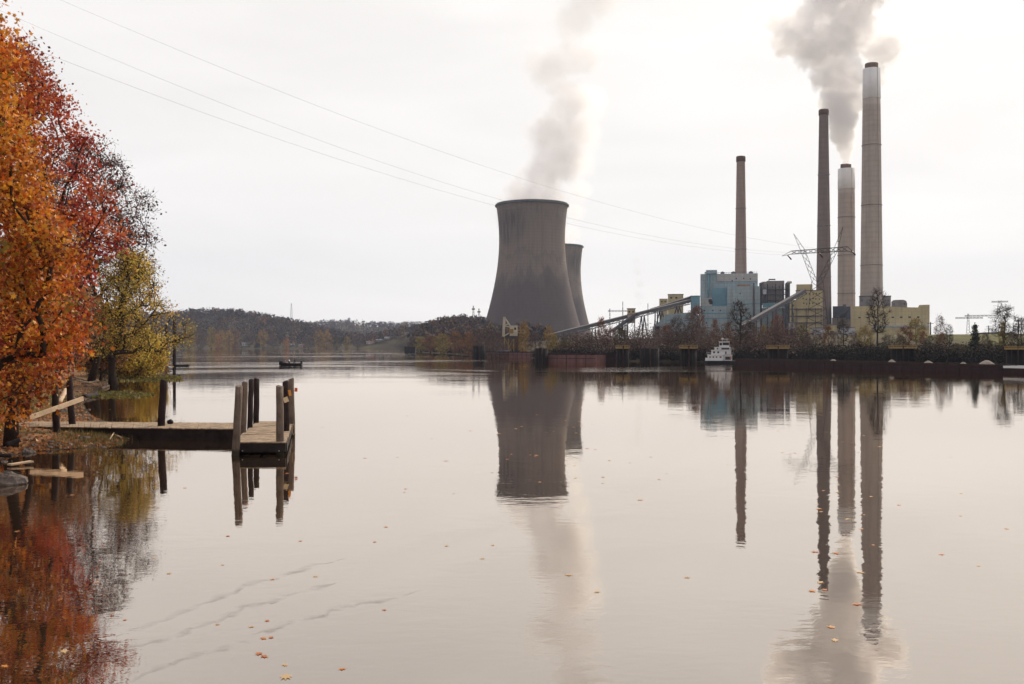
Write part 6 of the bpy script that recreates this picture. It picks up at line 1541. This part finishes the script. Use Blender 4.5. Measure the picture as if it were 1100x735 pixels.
for i, (k, px, yt, w, d4, rel) in enumerate([
        ('brown', 503, 358, 20, 372, 'on the bank left of the mooring cell by the work barge'), ('bare', 522, 353, 22, 350, 'before the lower left corner of the cooling tower'), ('bare', 533, 356, 20, 330, 'left of the white crane'),
        ('gold', 563, 345, 13, 330, 'between the crane and the control house'), ('brown', 553, 351, 14, 345, 'right behind the white crane'), ('bare', 575, 357, 20, 300, 'behind the control house'),
        ('gold', 590, 350, 12, 300, 'at the cooling tower beside the start of the conveyor'), ('yg', 595, 360, 14, 275, 'small and low below the start of the long conveyor'), ('olive', 608, 364, 18, 268, 'low above the plain maroon barge'), ('pale', 618, 357, 18, 285, 'above the middle of the plain maroon barge'),
        ('bare', 632, 358, 20, 275, 'under the conveyor beside the farther cooling tower'), ('rust', 646, 341.5, 14, 285, 'tall and sparse where the conveyor passes the farther cooling tower'), ('rust', 655, 352, 18, 270, 'beside the steep dark conveyor'), ('olive', 667, 352, 16, 262, 'at the foot of the slim yellow transfer tower'),
        ('pale', 688, 352.5, 22, 258, 'broad, right of the slim yellow transfer tower'), ('pale', 703, 355, 18, 252, 'above the broad dark mooring cell'), ('rust', 716, 349, 17, 262, 'in front of the low blue shed'), ('bare', 727, 340, 24, 258, 'below the top of the left conveyor'),
        ('bare', 743, 334, 24, 262, 'tall below the small blue head house'), ('rust', 749, 329, 17, 275, 'beside the small blue head house, tallest rust one'), ('rust', 768, 343, 11, 262, 'narrow, in front of the blue annex'), ('brown', 781, 347.5, 14, 258, 'behind the white towboat'),
        ('pale', 757, 352, 20, 250, 'left behind the white towboat'), ('slim', 795.5, 324, 25, 246, 'with a broad top standing in front of the blue boiler house'), ('bare', 808, 347, 18, 250, 'under the low end of the right conveyor'), ('yg', 820, 350, 12, 262, 'small, under the middle of the right conveyor'),
        ('rust', 835, 338.5, 17, 255, 'with a dense dark top in front of the scrubber'), ('bare', 832, 351, 20, 240, 'behind the railed mooring at the left of the long barge'), ('bare', 851, 348, 16, 250, 'left of the legs of the big lattice tower'), ('olive', 862, 349, 16, 246, 'at the left leg of the big lattice tower'),
        ('bare', 876, 354, 18, 240, 'between the legs of the big lattice tower'), ('brown', 890, 351, 14, 245, 'between the two low white sheds'), ('slim', 906, 344, 14, 240, 'short, in front of the right hand white shed'), ('yg', 929, 350.5, 22, 236, 'broad, at the left foot of the tall bare tree'),
        ('slim', 943, 311, 22, 232, 'tallest of all, before the foot of the tallest chimney'), ('olive', 955, 360, 22, 225, 'right of the tall bare tree trunk'), ('rust', 973, 350, 18, 245, 'before the right half of the long yellow hall'), ('yg', 984, 343, 20, 250, 'with a ragged top before the right end of the hall'),
        ('olive', 1000, 361, 20, 215, 'right of the railed mooring behind the long barge'), ('pale', 1010, 340, 15, 235, 'thin and faint against the sky right of the yellow hall'), ('conifer', 1047.5, 348, 21, 205, 'standing alone before the green field'), ('olive', 1030, 370, 22, 198, 'low, left of the dark conifer'),
        ('slim', 1079, 329, 30, 206, 'with forked top against the sky at the right'), ('yg', 1077, 346, 10, 204, 'wrapped round the forked bare tree'), ('olive', 1066, 366, 18, 196, 'right of the dark conifer'), ('bare', 868, 358, 12, 236, 'low, behind the long barge under the lattice tower'), ('pale', 897, 357, 11, 238, 'low and thin before the yellow lean-to shed'), ('bare', 917, 356, 12, 234, 'low at the left corner of the long yellow hall'), ('olive', 968, 361, 12, 222, 'low, just left of the right hand railed mooring'), ('brown', 1012, 358, 12, 224, 'small, under the thin faint bare tree'), ('rust', 992, 356, 9, 232, 'small, at the right corner of the long yellow hall'), ('bare', 1058, 357, 12, 204, 'low, between the conifer and the forked tree'), ('slim', 1020, 349, 9, 226, 'small, between the thin faint tree and the conifer'), ('slim', 1097, 342, 16, 196, 'cut by the right edge'), ('bare', 1090, 357, 18, 200, 'beside the mooring at the right edge'),
        ('brown', 489, 357, 18, 430, 'second from the work barge along the left shore'), ('yg', 476, 359, 20, 470, 'in the middle of the wooded shore left of the cooling tower'), ('brown', 462, 361, 18, 520, 'above the shore, third from the small dark barge'), ('yg', 452, 362, 16, 560, 'second from the small dark barge'), ('bare', 443, 362, 12, 640, 'right above the small dark barge'),
        ('bare', 512, 352, 24, 400, 'between the wooded hill and the cooling tower')]):
    far_tree(k, i % 3, px, yt, w, d4, LOOK[k] + ' ' + rel, G1)
G2 = 'trees along the farthest shore'
for i, (k, px, yt, w, d4, rel) in enumerate([
        ('yg', 203, 343.5, 17, 900, 'largest, right beside the tall thin piling'), ('bare', 216, 352, 16, 1000, 'right of the largest yellow green one'), ('yg', 227, 352, 12, 1050, 'second from the tall thin piling'), ('gold', 238, 355, 14, 1100, 'at the left of the far shore'), ('orange', 233, 358, 8, 1090, 'small, in front of the left golden trees'),
        ('gold', 246, 355.5, 11, 1120, 'second of its colour from the left'), ('brown', 253, 354.5, 11, 1130, 'left of the long white house'), ('bare', 268, 356, 14, 1165, 'behind the long white house'), ('conifer', 276.5, 357, 6, 1150, 'tiny, beside the round golden tree'), ('gold', 282, 354.5, 12, 1150, 'round, at the right of the tiny conifer'),
        ('bare', 294, 361, 13, 1160, 'between round golden tree and pale blue house'), ('orange', 307.5, 362.5, 7, 1147, 'tiny, in front of the pale blue house'), ('bare', 332, 361, 14, 1160, 'left of the broad golden pair'), ('gold', 343, 355.5, 13, 1155, 'left one of the broad pair in the middle of the far shore'), ('gold', 351, 356.5, 12, 1150, 'right one of the broad pair in the middle of the far shore'),
        ('olive', 361, 361, 10, 1160, 'right of the broad golden pair'), ('yg', 373, 362, 9, 1165, 'left of the far row of houses'), ('bare', 384, 360, 14, 1180, 'just left of the far row of houses'), ('rust', 402, 359.5, 9, 1230, 'behind the far row of houses'), ('bare', 424, 361, 14, 1170, 'right of the far row of houses'), ('brown', 432, 362, 10, 1165, 'by the lone white house')]):
    far_tree(k, i % 3, px, yt, w, d4, LOOK[k] + ' ' + rel + (' on the far shore' if 'shore' not in rel else ''), G2)

rng = np.random.default_rng(77)
def wood(name, pxr, dr, n, hgt, face, per, pal, seed):
    rng = np.random.default_rng(seed); P_, S_, C_ = [], [], []
    px = rng.uniform(*pxr, n); d = rng.uniform(*dr, n) * K; x = X(px, d); z = gz(x, d); ok = (shore_dist(x, d) > 4) & (z > .5)
    x, d, z = x[ok], d[ok], z[ok]; n = len(x); hh = hgt * rng.uniform(.7, 1.3, n); rr_ = hh * rng.uniform(.28, .42, n); tc_ = pick(pal, n, rng, .25)
    u = rng.normal(size=(n, per, 3)); u /= np.linalg.norm(u, axis=2)[..., None]; u *= rng.uniform(.5, 1.05, (n, per, 1))
    pos = np.stack([x[:, None] + u[..., 0] * rr_[:, None], d[:, None] + u[..., 1] * rr_[:, None], z[:, None] + hh[:, None] * .42 + u[..., 2] * hh[:, None] * .52], -1).reshape(-1, 3)
    col = np.clip(np.repeat(tc_, per, axis=0) * (1 + .22 * rng.normal(size=(n * per, 1))), .006, .6)
    sz = np.repeat(rr_, per) * face * rng.uniform(.6, 1.3, n * per)
    kind(link(name, faces_np(name, leaves(pos, sz, rng, RHOMB), 4, col), M_WOODS), 'stuff')
HILLP = [(5, (0.045, 0.035, 0.038)), (4, (0.062, 0.044, 0.042)), (2, (0.095, 0.055, 0.036)), (2, (0.038, 0.034, 0.028)), (1, (0.13, 0.085, 0.038)), (.5, (0.15, 0.065, 0.034))]  # leaf colours tinted cooler, some of the haze's blue painted in
wood('hill_woods', (-60, 470), (1215, 1640), 3600, 15, .62, 26, HILLP, 1)
wood('hill_woods', (300, 560), (1900, 2720), 1500, 17, .7, 18, HILLP, 2)
wood('hill_woods', (375, 585), (560, 1060), 3000, 12, .6, 26, [(w_, tuple(v_ * 1.25 for v_ in c_)) for w_, c_ in HILLP], 3)
wood('shore_woods', (-250, 240), (300, 1150), 900, 12, .6, 24, [(3, (0.10, 0.07, 0.045)), (2, (0.2, 0.14, 0.04)), (2, (0.07, 0.06, 0.035))], 4)
wood('shore_woods', (186, 440), (1146, 1215), 420, 7, .6, 22, HILLP + [(1.5, (0.26, 0.17, 0.05))], 5)
wood('bank_woods', (-80, 105), (150, 300), 260, 11, .5, 60, [(3, (0.12, 0.06, 0.035)), (2, (0.2, 0.11, 0.035)), (2, (0.07, 0.05, 0.03))], 6)
# undergrowth along the far bank
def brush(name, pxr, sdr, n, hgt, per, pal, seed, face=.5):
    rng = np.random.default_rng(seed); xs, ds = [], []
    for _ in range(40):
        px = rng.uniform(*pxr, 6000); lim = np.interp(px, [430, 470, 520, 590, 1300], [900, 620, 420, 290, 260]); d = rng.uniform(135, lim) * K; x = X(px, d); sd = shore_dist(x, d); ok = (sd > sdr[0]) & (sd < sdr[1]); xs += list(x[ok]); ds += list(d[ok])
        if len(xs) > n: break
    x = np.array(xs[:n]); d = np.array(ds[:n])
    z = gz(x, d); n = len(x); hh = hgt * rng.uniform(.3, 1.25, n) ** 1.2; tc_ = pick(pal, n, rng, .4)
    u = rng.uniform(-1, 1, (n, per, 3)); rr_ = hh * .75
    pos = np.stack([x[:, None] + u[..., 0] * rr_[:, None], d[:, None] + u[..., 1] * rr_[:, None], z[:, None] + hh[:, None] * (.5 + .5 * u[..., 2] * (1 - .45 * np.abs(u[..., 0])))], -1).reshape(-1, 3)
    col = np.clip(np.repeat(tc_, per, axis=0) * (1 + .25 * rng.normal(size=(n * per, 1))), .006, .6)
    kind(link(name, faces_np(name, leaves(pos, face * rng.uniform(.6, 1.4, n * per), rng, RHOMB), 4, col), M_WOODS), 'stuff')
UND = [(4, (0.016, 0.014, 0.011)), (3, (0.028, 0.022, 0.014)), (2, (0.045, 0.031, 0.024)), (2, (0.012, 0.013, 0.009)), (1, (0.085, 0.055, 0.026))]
UNB = [(4, (0.08, 0.052, 0.044)), (3, (0.13, 0.088, 0.072)), (2, (0.04, 0.03, 0.027)), (1, (0.18, 0.11, 0.05)), (1.2, (0.04, 0.036, 0.022)), (2, (0.20, 0.15, 0.13))]
brush('undergrowth', (430, 1300), (1.0, 10), 2600, 2.7, 50, [(4, (0.007, 0.006, 0.006)), (3, (0.012, 0.010, 0.008)), (1, (0.022, 0.015, 0.012))], 31, .42)  # lowest band near black: shadow at the bank's foot put into the colour
brush('undergrowth', (500, 860), (6, 42), 1700, 4.6, 60, UNB, 32, .42)
brush('undergrowth', (840, 1300), (6, 26), 1500, 3.6, 60, UND, 33, .42)
brush('bank_woods', (630, 850), (12, 46), 560, 8.5, 110, UNB + [(2, (0.12, 0.055, 0.045))], 35, .36)
brush('bank_woods', (985, 1300), (8, 30), 260, 3.6, 90, UNB + UND, 36, .36)
brush('bank_woods', (500, 640), (8, 46), 420, 7.0, 90, UNB, 37, .36)
brush('undergrowth', (430, 520), (3, 40), 900, 5, 40, UNB, 34, .6)
